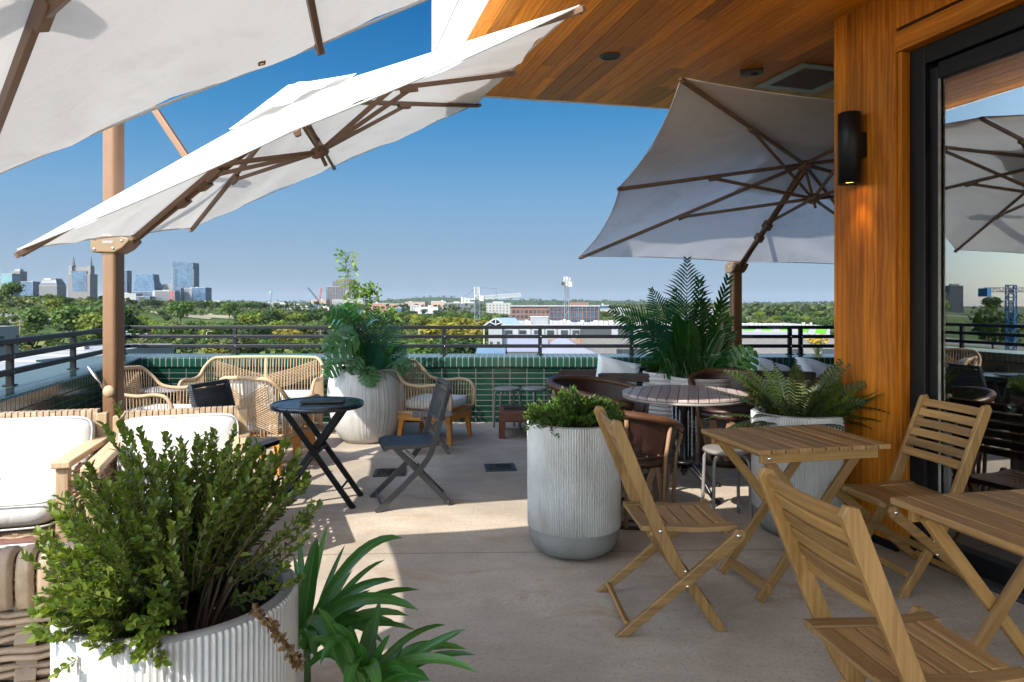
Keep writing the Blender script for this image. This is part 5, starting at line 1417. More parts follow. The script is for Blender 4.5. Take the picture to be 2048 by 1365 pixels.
# middle belts
row(24,290,530,840,980,[(290,614),(360,606),(430,606),(530,610)],KD,'behind the pale dirt clearing','trees behind the dirt clearing',12,22,5)
row(42,460,870,380,600,[(460,616),(560,612),(620,622),(680,638),(760,632),(870,626)],KY,'in the wood before the white office block','trees in the middle belt',8,19,9)
row(20,560,960,600,760,[(560,622),(700,632),(960,622)],KD,'in front of the mid-town buildings','trees below the mid-town buildings',8,17,6)
row(24,760,1010,360,560,[(760,628),(880,636),(1010,622)],KG,'behind the golden trees and the crane mast','trees behind the crane',8,17,8)
row(24,280,660,210,320,[(280,650),(380,638),(470,644),(660,644)],KY,'beyond the far railing near the rope sofa','trees beyond the far railing',7,18,10)
row(28,240,920,150,215,[(240,670),(420,662),(640,664),(920,668)],KG,'standing low beyond the bars of the far railing','trees low beyond the railing bars',5,15,16)
row(8,880,960,190,240,[(880,634),(930,633),(960,640)],{'golden yellow':5,'yellow-green':3},'beside the white lattice crane','golden trees by the crane',10,19,5)
row(14,780,965,140,185,[(780,672),(965,662)],KY,'below the golden trees by the crane','trees below the golden trees',6,16,10)
# right side
row(28,1190,1670,620,900,[(1190,618),(1400,622),(1670,620)],KG,'in the far belt on the right','trees in the far right belt',8,18,8)
row(26,1380,1690,330,520,[(1380,634),(1690,634)],KG,'in front of the wooded ridge on the right','trees before the right ridge',7,17,8)
# trees seen only beside the terrace on the left, mirrored in the door glass
rs_=random.Random(3)
for k in range(34):
    a=rad(rs_.uniform(108,170)); d=rs_.uniform(160,700); x,y=d*math.cos(a)*1.0,d*math.sin(a)*.8+60
    h=rs_.uniform(8,15); tree(rs_.choice(['dark green','mid green','yellow-green']),'left of the terrace, mirrored in the door glass','trees mirrored in the door glass',(x,y,gz(x,y)-.3),h,h*1.1)
print('trees',ntree)
# far forest: one mass nobody could count
rf=random.Random(55); m=MB()
for k in range(5200):
    Y=700+rf.random()**1.6*5800; px=rf.uniform(-500,2100); x=(px-CX)/F*Y
    if Y<1050 and 280<px<1500: continue
    if 1000<px<1230 and Y<900: continue
    z=gz(x,Y); s=rf.uniform(5,9)*(1+Y/5000); h=rf.uniform(8,15)
    tint=min(1,max(0,rf.gauss(.45,.22)))
    for q in range(7):
        a=rf.uniform(0,6.28); c=V((x+rf.gauss(0,s*.45),Y+rf.gauss(0,s*.45),z+h*rf.uniform(.3,.95))); d=V((math.cos(a),math.sin(a),rf.uniform(.2,1.4))).normalized()
        sd=d.orthogonal().normalized(); w=d.cross(sd); e=s*.42
        m.add([c-sd*e,c-w*e,c+sd*e,c+w*e],[(0,1,2,3)],[[(0,0)]*4],min(1,max(0,tint+rf.uniform(-.2,.2))))
fo_=m; m=MB(); ru2=random.Random(91)
for k in range(3300):      # scrub between the trees
    Y=130+ru2.random()**1.5*850; px=ru2.uniform(-120,1010) if k%5 else ru2.uniform(1180,1700); x=(px-CX)/F*Y
    pyg=CY+(H-gz(x,Y))/Y*F
    if 285<px<475 and 634<pyg<655: continue
    if px<230 and 662<pyg<690 and ru2.random()<.85: continue
    if 230<px<310 and 655<pyg<680: continue
    z=gz(x,Y); s=ru2.uniform(1.6,3.6); h=ru2.uniform(1.5,4.5)
    tint=min(1,max(0,ru2.gauss(.5,.25)))
    for q in range(12):
        d=rv(ru2); d.z=abs(d.z); c=V((x+d.x*s,Y+d.y*s,z+d.z*h)); nn=(d+rv(ru2)*.6).normalized(); sd=nn.orthogonal().normalized(); w=nn.cross(sd); e=s*.34
        m.add([c-sd*e,c-w*e,c+sd*e,c+w*e],[(0,1,2,3)],[[(0,0)]*4],min(1,max(0,tint+ru2.uniform(-.25,.25))))
o=obj('undergrowth',m,leaf('scrub_leaves',(.025,.050,.014),(.085,.115,.022),.25,.7,(.16,.16,.03))); o['kind']='stuff'; o['label']='scrub and bushes between the trees below the terrace'; o['category']='undergrowth'
m=fo_; o=obj('distant_forest',m,leaf('forest_mass',(.018,.038,.012),(.065,.085,.020),.2,.7)); o['kind']='stuff'; o['label']='far wooded ridges fading into the horizon'; o['category']='forest'
# grass strip near the left
# ---------------------------------------------------------------- buildings
def fac(name,wall,win,sx,sz,**k): return facade(name,wall,win,sx,sz,**k)
F_glass=fac('blue_curtain_wall',(.020,.055,.095),(.010,.045,.095),7.5,7.2,fx=.80,fz=.78,wr=.3,wv=.6,metal=.2)
F_glass2=fac('deep_blue_curtain_wall',(.014,.036,.068),(.007,.030,.070),7.0,7.2,fx=.82,fz=.74,wr=.3,wv=.7,metal=.2)
F_teal=fac('teal_curtain_wall',(.12,.18,.2),(.035,.12,.15),4,3.6,fx=.8,fz=.7,wr=.3,wv=.5,metal=.2)
F_stone=fac('beige_stone_front',(.125,.112,.102),(.03,.045,.065),4,4,fx=.5,fz=.55)
F_grey=fac('grey_office_front',(.085,.087,.097),(.03,.04,.06),3.5,3.8,fx=.62,fz=.6)
F_dark=fac('dark_hotel_front',(.022,.021,.028),(.11,.115,.13),4.2,3.6,fx=.38,fz=.55,wv=.8)
F_band=fac('banded_office_front',(.2,.2,.2),(.05,.07,.09),60,4.2,fx=.96,fz=.5)
F_white=fac('white_apartment_front',(.26,.255,.245),(.05,.06,.07),4.5,3.6,fx=.42,fz=.5)
F_brick=fac('orange_brick_front',(.27,.135,.085),(.06,.06,.07),4.5,3.8,fx=.45,fz=.5)
F_tan=fac('tan_brick_front',(.36,.24,.17),(.06,.06,.07),5,3.8,fx=.45,fz=.5)
F_garage=fac('white_parking_front',(.27,.265,.26),(.03,.032,.036),70,4.4,fx=.97,fz=.5,wv=.2)
F_redwhite=fac('red_and_white_front',(.55,.50,.48),(.42,.08,.05),9,6,fx=.45,fz=.45,wv=.2)
M['roofwhite']=plain('white_membrane_roof',(.28,.28,.29),.7,0,.1,ns=.4,bs=3)
M['roofgrey']=plain('grey_flat_roof',(.24,.24,.25),.8,0,.2,ns=.3,bs=3)
M['white_siding']=plain('white_lap_siding',(.255,.262,.275),.6,0,.06,ns=.3,bs=2)
M['darkpanel']=plain('charcoal_metal_panel',(.030,.032,.036),.5,0,.15,ns=.4,bs=2)
M['greypanel']=plain('grey_metal_panel',(.20,.21,.22),.5,0,.12,ns=.4,bs=2)
M['greybrick']=tiles('grey_brick',.45,.12,(.13,.12,.118),(.18,.165,.16),(.22,.21,.2),.015,'xz',.5,.6)
M['redbrick']=plain('red_brick',(.125,.066,.052),.8,0,.2,ns=.6,bs=4)
M['winglass']=plain('window_glass',(.035,.045,.055),.08,0,.3,ns=.2,bs=1,bstr=.02)
M['redpaint']=plain('red_sign_panel',(.55,.03,.035),.5,0,.08,ns=.2)
M['unit']=plain('rooftop_unit_metal',(.34,.33,.315),.5,.1,.15,ns=.5,bs=3)
M['lattice']=plain('crane_lattice_white',(.36,.36,.34),.5,0,.1,ns=.3)
M['latticegrey']=plain('crane_lattice_grey',(.10,.12,.15),.5,.2,.1,ns=.3)
M['cranered']=plain('crane_lattice_red',(.38,.10,.08),.5,0,.1,ns=.3)
M['blueroof']=plain('blue_metal_roof',(.16,.23,.30),.35,.3,.12,ns=.3)
M['spirewhite']=plain('steeple_stone',(.145,.135,.128),.7,0,.1,ns=.1)
M['green']=plain('bright_green_panel',(.09,.29,.02),.5,0,.08,ns=.3)
M['bluecrane']=plain('crane_lattice_blue',(.02,.16,.36),.45,.2,.1,ns=.3)
def bld_(label,px0,px1,yt,Y,dep,mat,cat='building',name='building',zb=None,rz=0,roof=None,units=0,group=None,cap=.0):
    x0,x1=(px0-CX)/F*Y,(px1-CX)/F*Y; w=x1-x0; cx=(x0+x1)/2; zt=H-(yt-CY)/F*Y; z0=gz(cx,Y)-3 if zb is None else zb
    t=thing(name,label,cat,(cx,Y+dep/2,z0),rz,group); h=zt-z0
    m=MB(); m.box((0,0,h/2),w,dep,h); obj('wall',m,mat,t)
    m=MB(); ph=max(.15,min(1.2,.002*Y)); pt=max(.12,min(.5,.002*Y))
    for s in (-1,1): m.box((s*(w/2-pt/2),0,h+ph/2),pt,dep,ph); m.box((0,s*(dep/2-pt/2),h+ph/2),w-pt*2,pt,ph)
    m.box((0,0,h+ph*.2),w-pt*2,dep-pt*2,ph*.4); obj('roof',m,roof or M['roofgrey'],t)
    ru=random.Random(int(px0*7+yt))
    for k in range(units):
        ww=w*ru.uniform(.08,.2); m=MB(); uh=min(3,.004*Y+.4); m.box((ru.uniform(-.36,.36)*w,ru.uniform(-.3,.2)*dep,h+uh/2),ww,min(dep*.3,ww),uh); obj('roof_unit',m,M['unit'],t)
    t['_w']=w; t['_h']=h
    return t
def add_part(t,name,mat,fn,bevel=0):
    m=MB(); fn(m,t['_w'],t['_h']); return obj(name,m,mat,t,bevel)
# skyline, 2.4 km away
SY=2400
bld_('slim teal tower at the left end of the skyline',2,24,548,SY,40,F_teal,units=1)
t=bld_('stepped grey-beige tower left in the skyline',22,40,543,SY+60,36,F_stone,units=1); add_part(t,'penthouse',M['greypanel'],lambda m,w,h:m.box((0,0,h+4),w*.6,18,9))
bld_('low blue glass block left in the skyline',40,66,564,SY,40,F_glass,units=2)
bld_('pale office block half behind the left skyline tower',-30,6,556,SY+100,40,F_stone,units=1)
t=bld_('dark tower with chamfered dome-like top in the skyline',78,114,572,SY,50,F_grey)
def dome(m,w,h):
    rows=[]
    for f,z in ((1,0),(.93,9),(.74,20),(.70,26)): rows.append([(w/2*f*sx,25*f*sy,h+z) for sx,sy in ((-1,-1),(1,-1),(1,1),(-1,1))])
    m.grid(rows,False,.4,close=True); m.add(rows[-1],[(0,1,2,3)])
add_part(t,'domed_roof',F_grey,dome); add_part(t,'crown_panel',M['roofwhite'],lambda m,w,h:m.beam((-w*.30,-18.5,h+24),(w*.12,-18.5,h+24),2,6))
# twin spired tower
t=bld_('skyscraper with twin pointed spires and sloping glass front',136,180,549,SY,44,F_stone); w,h=t['_w'],t['_h']
def body(m,w,h): m.box((0,4,h+12),w*.80,26,28)
add_part(t,'upper_block',M['spirewhite'],body)
add_part(t,'glass_gable',F_glass,lambda m,w,h:m.prism([(-w*.30,-22.6,h-60),(w*.24,-22.6,h-60),(w*.24,-22.6,h-22),(w*.36,-22.6,h+12),(-w*.36,-22.6,h+12),(-w*.30,-22.6,h-22)],(0,4,0)))
add_part(t,'glass_gable',F_glass2,lambda m,w,h:m.prism([(w*.1,-23,h-60),(w*.36,-23,h-60),(w*.36,-23,h+8),(w*.1,-23,h-26)],(0,4,0)))
for s in (-1,1):
    o=add_part(t,'side_tower',M['spirewhite'],lambda m,w,h:m.box((s*w*.42,-8,h-14),w*.15,22,90))
    m=MB(); m.beam((s*w*.40,-4,h+20),(s*w*.40,-4,h+34),10,10,(0,1,0),None,7,7); m.beam((s*w*.40,-4,h+34),(s*w*.40,-4,h+64),6.5,6.5,(0,1,0),None,1.2,1.2); obj('spire',m,M['darkpanel'],o)
bld_('slender dark tower just right of the tan parasol mast',240,254,542,SY,30,F_glass2,units=1)
bld_('low white and grey block below the slender tower',236,272,588,SY-300,40,F_white,units=2)
t=bld_('tapering blue glass tower in the skyline',266,309,584,SY,50,F_glass2)
def taper(m,w,h):
    rows=[]
    for f,z in ((1.0,0),(.93,34),(.86,36),(.80,62)): rows.append([(w/2*f*sx,25*f*sy,h+z) for sx,sy in ((-1,-1),(1,-1),(1,1),(-1,1))])
    m.grid(rows,False,.4,close=True); m.add(rows[-1],[(0,1,2,3)])
add_part(t,'tapered_shaft',F_glass,taper)
bld_('grey hotel block beside the red sign panel',306,345,582,SY-200,40,F_grey,units=2)
t=bld_('pale end wall tower block with a red vertical sign strip',306,350,583,SY-260,30,F_grey,units=1)
add_part(t,'end_wall',M['white_siding'],lambda m,w,h:m.box((-w*.46,-15.5,h/2),w*.12,1,h)); add_part(t,'sign_strip',M['redpaint'],lambda m,w,h:m.box((w*.36,-15.6,h/2+3),w*.07,1.2,h*.9+6))
bld_('white topped mid-rise behind the red strip building',319,348,570,SY+50,40,F_band,units=3)
t=bld_('tallest blue glass skyscraper with curved parapet',345,386,531,SY,48,F_glass); 
def crownp(m,w,h):
    m.prism([(-w/2,-24,h),(w/2,-24,h),(w/2,-24,h+9)]+[(w*(.5-k/8),-24,h+9+2.5*k/8*2) for k in range(1,9)],(0,46,0))
add_part(t,'curved_crown',F_glass,crownp); add_part(t,'edge_fins',M['greypanel'],lambda m,w,h:[m.box((s*(w/2+.8),-20,h*.6),1.6,6,h*.62) for s in (-1,1)] and None)
add_part(t,'recess_strip',M['darkpanel'],lambda m,w,h:m.box((-w*.34,-24.3,h*.62),w*.05,.8,h*.62))
bld_('grey banded office left of the blue cube block',363,385,577,SY-150,40,F_band,units=1)
t=bld_('light blue glass cube block at the right of the skyline',384,411,576,SY-150,46,F_glass,units=1)
bld_('small dark blue block between the taller towers',352,362,577,SY-180,20,F_glass2)
bld_('low dark blue block under the tapering tower',272,300,594,SY-300,30,F_glass2,units=1)
# middle distance
bld_('long beige low building above the trees',372,470,604,1900,40,F_white,units=3)
bld_('low beige block with flat dark roof left of the radio mast',452,500,606,1500,40,F_tan,units=1)
bld_('white three storey block at the left of the parking structure',541,570,608,1350,40,F_white,units=2)
bld_('long white open parking structure above the trees',569,619,609,1300,50,F_garage)
bld_('dark slate office beside the parking structure',620,640,609,1300,50,F_glass2,units=1)
bld_('pale building with red painted panels at ground level',636,664,613,1150,40,F_redwhite)
bld_('grey low hall behind the parking structure',505,560,606,1700,40,F_grey,units=2)
bld_('beige construction shell under the luffing cranes',622,652,601,1700,40,F_tan,units=3)
t=bld_('dark gridded hotel tower behind the climbing vine',653,707,574,1800,60,F_dark); add_part(t,'upper_step',F_dark,lambda m,w,h:m.box((w*.1,0,h+7),w*.76,50,15)); add_part(t,'roof_band',M['redbrick'],lambda m,w,h:m.box((w*.13,0,h+16),w*.6,46,5))
bld_('pale podium below the dark gridded hotel',664,730,600,1750,40,F_white,units=2)
bld_('orange brick apartment block right of the carved planter',742,778,608,1150,40,F_brick,units=1)
bld_('second orange brick apartment block with darker bay',776,808,609,1150,40,F_brick)
bld_('small blue-white round roofed hall before the brick blocks',790,803,617,900,30,F_glass)
bld_('pale grey metal clad hall among the trees',831,876,616,820,40,fac('silver_siding',(.36,.38,.42),(.30,.32,.36),3,30,fx=.5,fz=.98),units=2)
bld_('white cornered low block left of the metal hall',820,836,612,1050,30,F_white)
bld_('tan brick building with turret below the far hill',862,892,604,1250,40,F_tan,units=1)
bld_('long dark industrial building under construction by the crane',888,952,607,1200,50,F_grey,units=5)
bld_('white stepped apartment block right of the lattice crane',972,1022,608,900,40,F_white,units=4)
bld_('far beige block on the horizon left of the metal hall',810,850,605,2200,40,F_tan,units=1)
bld_('small glass and white block right of the long brick building',1203,1218,612,900,30,F_glass,units=1)
bld_('low white warehouse at the edge of the right trees',1206,1262,620,820,40,F_white,units=1)
# long brick building with real window parts
Y=430; t=bld_('long five storey brick building with rows of dark windows',1021,1200,613.5,Y,40,M['redbrick'],zb=gz(30,Y)-2,units=0); w,h=t['_w'],t['_h']
cnt=0
for r_ in range(5):
    for c_ in range(10):
        x=-w/2+2.0+c_*2.65; m=MB(); m.box((x,-20.05,h-3.1-r_*3.3),1.75,.3,1.9); obj('window',m,M['winglass'],t)
m=MB(); m.box((w*.21,-20.1,h-8.2),w*.56,.3,14.6); obj('curtain_wall',m,F_glass2,t)
for c_ in range(13):
    m=MB(); m.box((-w*.06+c_*w*.0455,-20.4,h-8.3),.55,.6,16.6); obj('pier',m,M['redbrick'],t)
for r_ in range(4):
    m=MB(); m.box((w*.21,-20.36,h-3.4-r_*3.4),w*.56,.4,.55); obj('spandrel',m,M['redbrick'],t)
m=MB(); m.box((w*.3,4,h+1.6),w*.22,12,2.4); obj('penthouse',m,M['redbrick'],t)
m=MB(); m.box((0,-20.3,h-.2),w+.4,.6,.5); obj('cornice',m,M['darkpanel'],t)
# near apartment building: white siding with dark windows
Y=96; t=bld_('white sided apartment building with dark windows and roof units',1003,1166,653,Y,26,M['white_siding'],name='apartment_building',roof=M['roofwhite']); w,h=t['_w'],t['_h']
for r_ in range(4):
    for x in (.09,.26,.44,.60,.77,.91):
        m=MB(); m.box((-w/2+w*x,-13.04,h-1.05-r_*2.75),.92 if r_ else .95,.12,1.0); f_=obj('window',m,M['darkpanel'],t); m=MB(); m.box((-w/2+w*x,-13.12,h-1.05-r_*2.75),.78,.06,.86); obj('pane',m,M['winglass'],f_)
for x in (.21,.36,.53,.68,.84): 
    m=MB(); m.box((-w/2+w*x,-13.03,h/2),.08,.1,h-.1); obj('downpipe',m,M['darkpanel'],t)
ru=random.Random(4)
for k in range(16):
    if ru.random()<.25: continue
    m=MB(); x=-w*.36+k*w*.055+ru.uniform(-.15,.15); s=ru.uniform(.2,.65); m.box((x,-9+ru.uniform(-1,1),h+.15+s/2),.42,.5,s+.3); obj('roof_unit',m,M['unit'],t,.04)
m=MB(); m.box((0,-12.85,h+.2),w+.1,.34,.14); obj('parapet_cap',m,M['roofwhite'],t)
m=MB(); m.box((w*-.02,-8,h+.6),2.55,2.4,1.2); pt=obj('penthouse',m,M['greypanel'],t); m=MB(); m.box((w*-.02,-8,h+1.27),2.7,2.55,.14); obj('roof',m,M['unit'],pt)
t=bld_('narrow grey clad stair tower left of the white apartment building',977,1004,655,95,18,M['greypanel'],roof=M['roofwhite']); w,h=t['_w'],t['_h']
for s in (-.30,.22):
    m=MB(); m.box((w*s,-9.03,h/2-1),.36,.1,h-2); obj('dark_panel',m,M['darkpanel'],t)
# gabled pavilion with white truss
t=thing('pavilion','open roof pavilion with blue gabled roof and white truss',"pavilion",tuple(P(1000,652,100)))
m=MB(); 
for a,b_,c_ in (((-2.4,-1.5,0),(-.6,-1.5,1.15),0),((-.6,-1.5,1.15),(1.0,-1.5,0),0),((-2.4,-1.5,.0),(1.2,-1.5,0),0),((-.6,-1.5,0),(-.6,-1.5,1.15),0),((-.6,-1.5,.2),(-1.4,-1.5,.55),0),((-.6,-1.5,.2),(.2,-1.5,.5),0)): m.beam(a,b_,.12,.12,(0,1,0))
obj('truss',m,M['lattice'],t)
m=MB(); m.prism([(-.62,-1.55,1.2),(2.2,-1.55,1.2),(3.3,-1.55,.02),(1.05,-1.55,.02)],(0,.1,0)); m.prism([(-2.5,-1.5,.02),(-.6,-1.5,1.22),(2.2,1.6,1.22),(.6,1.6,.02)],(0,0,.06)); obj('roof',m,M['blueroof'],t)
m=MB()
for x in (-2.3,1.0,2.9): m.beam((x,-1.4,0),(x,-1.4,-3),.14,.14,(0,1,0))
obj('post',m,M['lattice'],t)
# dark building with grey brick base, to the right
Y=88; t=bld_('long low dark roofed building with grey brick wall beyond the railing',1163,1700,676.5,Y,20,M['greybrick'],name='apartment_building',roof=M['roofwhite']); w,h=t['_w'],t['_h']
for k,x in enumerate((.155,.215,.345,.46,.60,.80,.92)):
    m=MB(); m.box((-w/2+w*x,-10.03,h-1.95),1.75,.1,1.1); f_=obj('window',m,M['darkpanel'],t); m=MB(); m.box((-w/2+w*x-.4,-10.1,h-1.95),.7,.05,.9); m.box((-w/2+w*x+.42,-10.1,h-1.95),.7,.05,.9); obj('pane',m,M['winglass'],f_)
t=bld_('charcoal upper storey block with rows of white roof units',1163,1258,653,94,14,M['darkpanel'],roof=M['roofwhite']); w,h=t['_w'],t['_h']
m=MB(); m.box((w*.2,-7.04,h-1.4),.9,.1,2.0); obj('door',m,M['greypanel'],t)
ru=random.Random(6)
for k in range(9):
    s=ru.uniform(.2,.8); m=MB(); m.box((-w*.44+k*w*.11+ru.uniform(-.2,.2),-3,h+.05+s/2),ru.uniform(.35,.75),.6,s); obj('roof_unit',m,M['unit'],t,.04)
t=bld_('white walled rooftop storey behind the big palm fronds',1258,1420,656,97,14,M['white_siding'],roof=M['roofwhite']); w,h=t['_w'],t['_h']
for k in range(14):
    if ru.random()<.3: continue
    s=ru.uniform(.2,.9); m=MB(); m.box((-w*.45+k*w*.068+ru.uniform(-.2,.2),-3,h+.05+s/2),ru.uniform(.35,.9),.6,s); obj('roof_unit',m,M['unit'],t,.04)
t=thing('building','small dark gabled rooftop house behind the palm','house',tuple(P(1408,655,104)))
m=MB(); m.prism([(-1.6,0,0),(1.7,0,0),(1.7,0,1.3),(0,0,3.0),(-1.6,0,1.3)],(0,4,0)); obj('wall',m,M['darkpanel'],t)
m=MB(); m.prism([(-3.6,.2,1.1),(-1.9,.2,2.9),(2.9,.2,2.9),(1.9,.2,1.1)],(0,.3,0)); m.prism([(-1.75,-.1,1.25),(0,-.1,3.15),(0,-.1,3.3),(-1.9,-.1,1.3)],(0,4.2,0)); m.prism([(1.85,-.1,1.25),(0,-.1,3.15),(0,-.1,3.3),(2.0,-.1,1.3)],(0,4.2,0)); obj('roof',m,M['roofgrey'],t)
t=bld_('white roofed building with bright green panels right of the parasol mast',1478,1660,655,112,16,M['white_siding'],roof=M['unit']); w,h=t['_w'],t['_h']
for k in range(5):
    x0=-w/2+.3+k*w*.2; m=MB(); m.prism([(x0,-8.06,h-1.4),(x0+1.7,-8.06,h-1.4),(x0+2.3,-8.06,h-.05),(x0+.5,-8.06,h-.05)],(0,.05,0)); obj('green_panel',m,M['green'],t)
for k in range(20):
    if ru.random()<.3: continue
    s=ru.uniform(.15,.6); m=MB(); m.box((-w*.47+k*w*.049+ru.uniform(-.15,.15),-4,h+.1+s/2),ru.uniform(.3,.6),.5,s); obj('roof_unit',m,M['unit'],t,.04)
# low white pitched roofs just below the railing
def gable(label,px0,px1,ye,yr,Y,dep,wall,roof,axis='x'):
    x0,x1=(px0-CX)/F*Y,(px1-CX)/F*Y; w=x1-x0; ze=H-(ye-CY)/F*Y; zr=H-(yr-CY)/F*Y; z0=GZ-1; t=thing('house',label,'house',((x0+x1)/2,Y,z0))
    m=MB(); m.box((0,dep/2,(ze-z0)/2),w*.94,dep*.94,ze-z0); obj('wall',m,wall,t)
    a,b=ze-z0,zr-z0; m=MB()
    if axis=='x':
        m.add([(-w/2,0,a),(w/2,0,a),(w/2,dep/2,b),(-w/2,dep/2,b),(w/2,dep,a),(-w/2,dep,a)],[(0,1,2,3),(3,2,4,5),(0,3,5),(1,4,2)])
    else:
        m.add([(-w/2,0,a),(0,0,b),(0,dep,b),(-w/2,dep,a),(w/2,0,a),(w/2,dep,a)],[(0,1,2,3),(1,4,5,2),(0,4,1),(3,2,5)])
    obj('roof',m,roof,t); return t
M['lav']=plain('pale_lavender_roof',(.20,.205,.26),.6,0,.06,ns=.4,bs=2)
gable('lavender white pitched roof below the white apartment building, left',1014,1100,704,676,60,14,M['white_siding'],M['lav'],'x')
gable('lavender white pitched roof continuing right below the brown fence',1085,1210,716,686,54,12,M['white_siding'],M['lav'],'y')
gable('low white pitched roof at the lower left of the apartments',950,1010,716,698,70,10,M['white_siding'],M['blueroof'],'x')
t=thing('fence','brown board screen fence on the apartment terrace','fence',tuple(P(1128,690,86)))
for k in range(14):
    m=MB(); m.box((-2.2+k*.34,0,0),.3,.05,1.5); obj('board',m,M['cedarslat'],t)
m=MB(); m.box((0,.05,.5),4.8,.05,.08); m.box((0,.05,-.5),4.8,.05,.08); obj('rail',m,M['darkpanel'],t)
gable('white flat pitched shed roof seen between railing bars near sofa',440,505,712,702,190,16,M['white_siding'],M['roofwhite'],'x')
bld_('small red brick building with white roof beside the carved planter',776,800,694,200,14,M['redbrick'],roof=M['roofwhite'])
bld_('low white house by the road beyond the railing',640,672,692,230,12,M['white_siding'],roof=M['roofwhite'],units=1)
# left side roofs
bld_('white building at the left edge beyond the railing',-60,-16,657,110,6,F_white,roof=M['roofgrey'])
bld_('low flat white roofed building below the left railing',-80,72,724,62,7,M['greypanel'],roof=M['roofwhite'])
bld_('grey gravel roofed building below the left railing',60,215,706,92,18,M['greypanel'],roof=M['roofgrey'],units=1)
gable('grey pitched metal roof at the lower left edge',-90,50,766,738,42,10,M['greypanel'],M['greypanel'],'x')

# ---------------------------------------------------------------- cranes, masts and poles
def lattice(m,a,b,wd,nb,up=(0,0,1),r=.18):
    a=V(a);b=V(b);d=(b-a).normalized(); up=V(up); sd=d.cross(up)
    if sd.length<.1: sd=d.cross(V((0,1,0)))
    sd.normalize(); u=sd.cross(d); C=[(-1,-1),(1,-1),(1,1),(-1,1)]
    pt=lambda f,c: a.lerp(b,f)+sd*c[0]*wd/2+u*c[1]*wd/2
    for c in C: m.beam(pt(0,c),pt(1,c),r,r,(.3,.9,.2))
    for k in range(nb):
        f0,f1=k/nb,(k+1)/nb
        for i in range(4):
            c,c2=C[i],C[(i+1)%4]; 
            if k%2: c,c2=c2,c
            m.beam(pt(f0,c),pt(f1,c2),r*.7,r*.7,(.3,.9,.2)); m.beam(pt(f1,C[i]),pt(f1,C[(i+1)%4]),r*.6,r*.6,(.3,.9,.2))
def tower_crane(label,px,ytop,Y,matm,jib=None,luff=None,wd=1.7,mj=None):
    x=(px-CX)/F*Y; z0=gz(x,Y); zt=H-(ytop-CY)/F*Y; t=thing('tower_crane',label,'crane',(x,Y,z0))
    h=zt-z0; m=MB(); lattice(m,(0,0,0),(0,0,h),wd,int(h/1.9),(0,1,0),.2); obj('mast',m,matm,t)
    m=MB(); m.box((wd*.9,-.4,h+.6),1.3,1.5,1.9); obj('cab',m,M['unit'],t,.1)
    return t,x,z0,h
t,x,z0,h=tower_crane('white lattice tower crane with long raised jib, left of centre',955,601,230,M['latticegrey'])
m=MB(); lattice(m,(0,0,h),(-.2,0,h+4.4),1.6,3,(0,1,0),.24); obj('tower_head',m,M['lattice'],t)
def rel(px,py,Y): p=P(px,py,Y); return p-V((x,230,z0))
j0=V((.8,0,h+.8)); j1=rel(1041,590,230); m=MB(); lattice(m,j0,j1,1.15,14,r=.14); obj('jib',m,M['lattice'],t)
m=MB(); c1=rel(922,600,230); m.beam((-.6,0,h+.4),c1,1.0,.35); obj('counter_jib',m,M['lattice'],t)
m=MB()
for k in range(3): m.box(c1+V((.4+k*1.1,0,-.2)),.8,1.2,2.2-.4*k)
obj('counterweight',m,M['tan'] if 'tan' in M else M['unit'],t)
m=MB(); tp=V((-.2,0,h+4.4)); kp=rel(992,578,230); m.tube([tp,kp],.05,5); m.tube([kp,j0.lerp(j1,.95)],.05,5); m.tube([kp,j0.lerp(j1,.42)],.07,5); m.tube([tp,c1+V((0,0,.5))],.06,5); m.tube([tp,c1+V((1.2,0,.5))],.06,5); obj('tie_rod',m,M['latticegrey'],t)
t,x,z0,h=tower_crane('lattice tower crane standing in front of the brick building',1133,573,235,M['latticegrey'],wd=1.35)
def rel2(px,py,Y=235): return P(px,py,Y)-V((x,235,z0))
m=MB(); lattice(m,(-.3,0,h),rel2(1131,554),1.0,4,(0,1,0),.2); lattice(m,(.2,0,h),rel2(1138,556),.9,4,(0,1,0),.2); obj('boom',m,M['lattice'],t)
m=MB(); m.box((-1.3,-.5,h+.9),1.0,1.2,1.2); obj('winch_house',m,M['darkpanel'],t)
for (lb,px,yt,tx,ty,mt) in (('dark luffing crane with boom leaning left far behind the trees',637,602,616,576,'latticegrey'),('red luffing crane with near upright boom far behind the trees',639,602,642,577,'cranered')):
    t,x,z0,h=tower_crane(lb,px,yt,1650,M['latticegrey'],wd=4)
    m=MB(); lattice(m,(0,0,h),P(tx,ty,1650)-V((x,1650,z0)),2.6,8,r=.8); obj('boom',m,M[mt],t)
x,Y=(542-CX)/F*1200,1200; t=thing('radio_mast','thin grey radio mast rising above the mid-town roofs','mast',(x,Y,gz(x,Y)))
m=MB(); zb=gz(x,Y); zt=H-(577-CY)/F*Y-zb; m.beam((0,0,0),(0,0,zt),1.1,1.1,(0,1,0),None,.4,.4); obj('pole',m,M['latticegrey'],t)
m=MB()
for f,r_ in ((.72,2.2),(.8,2.8),(.86,1.8)): m.lathe([(0,-1),(r_,-.8),(r_,.8),(0,1)],10,(0,0,zt*f))
obj('antenna',m,M['unit'],t)
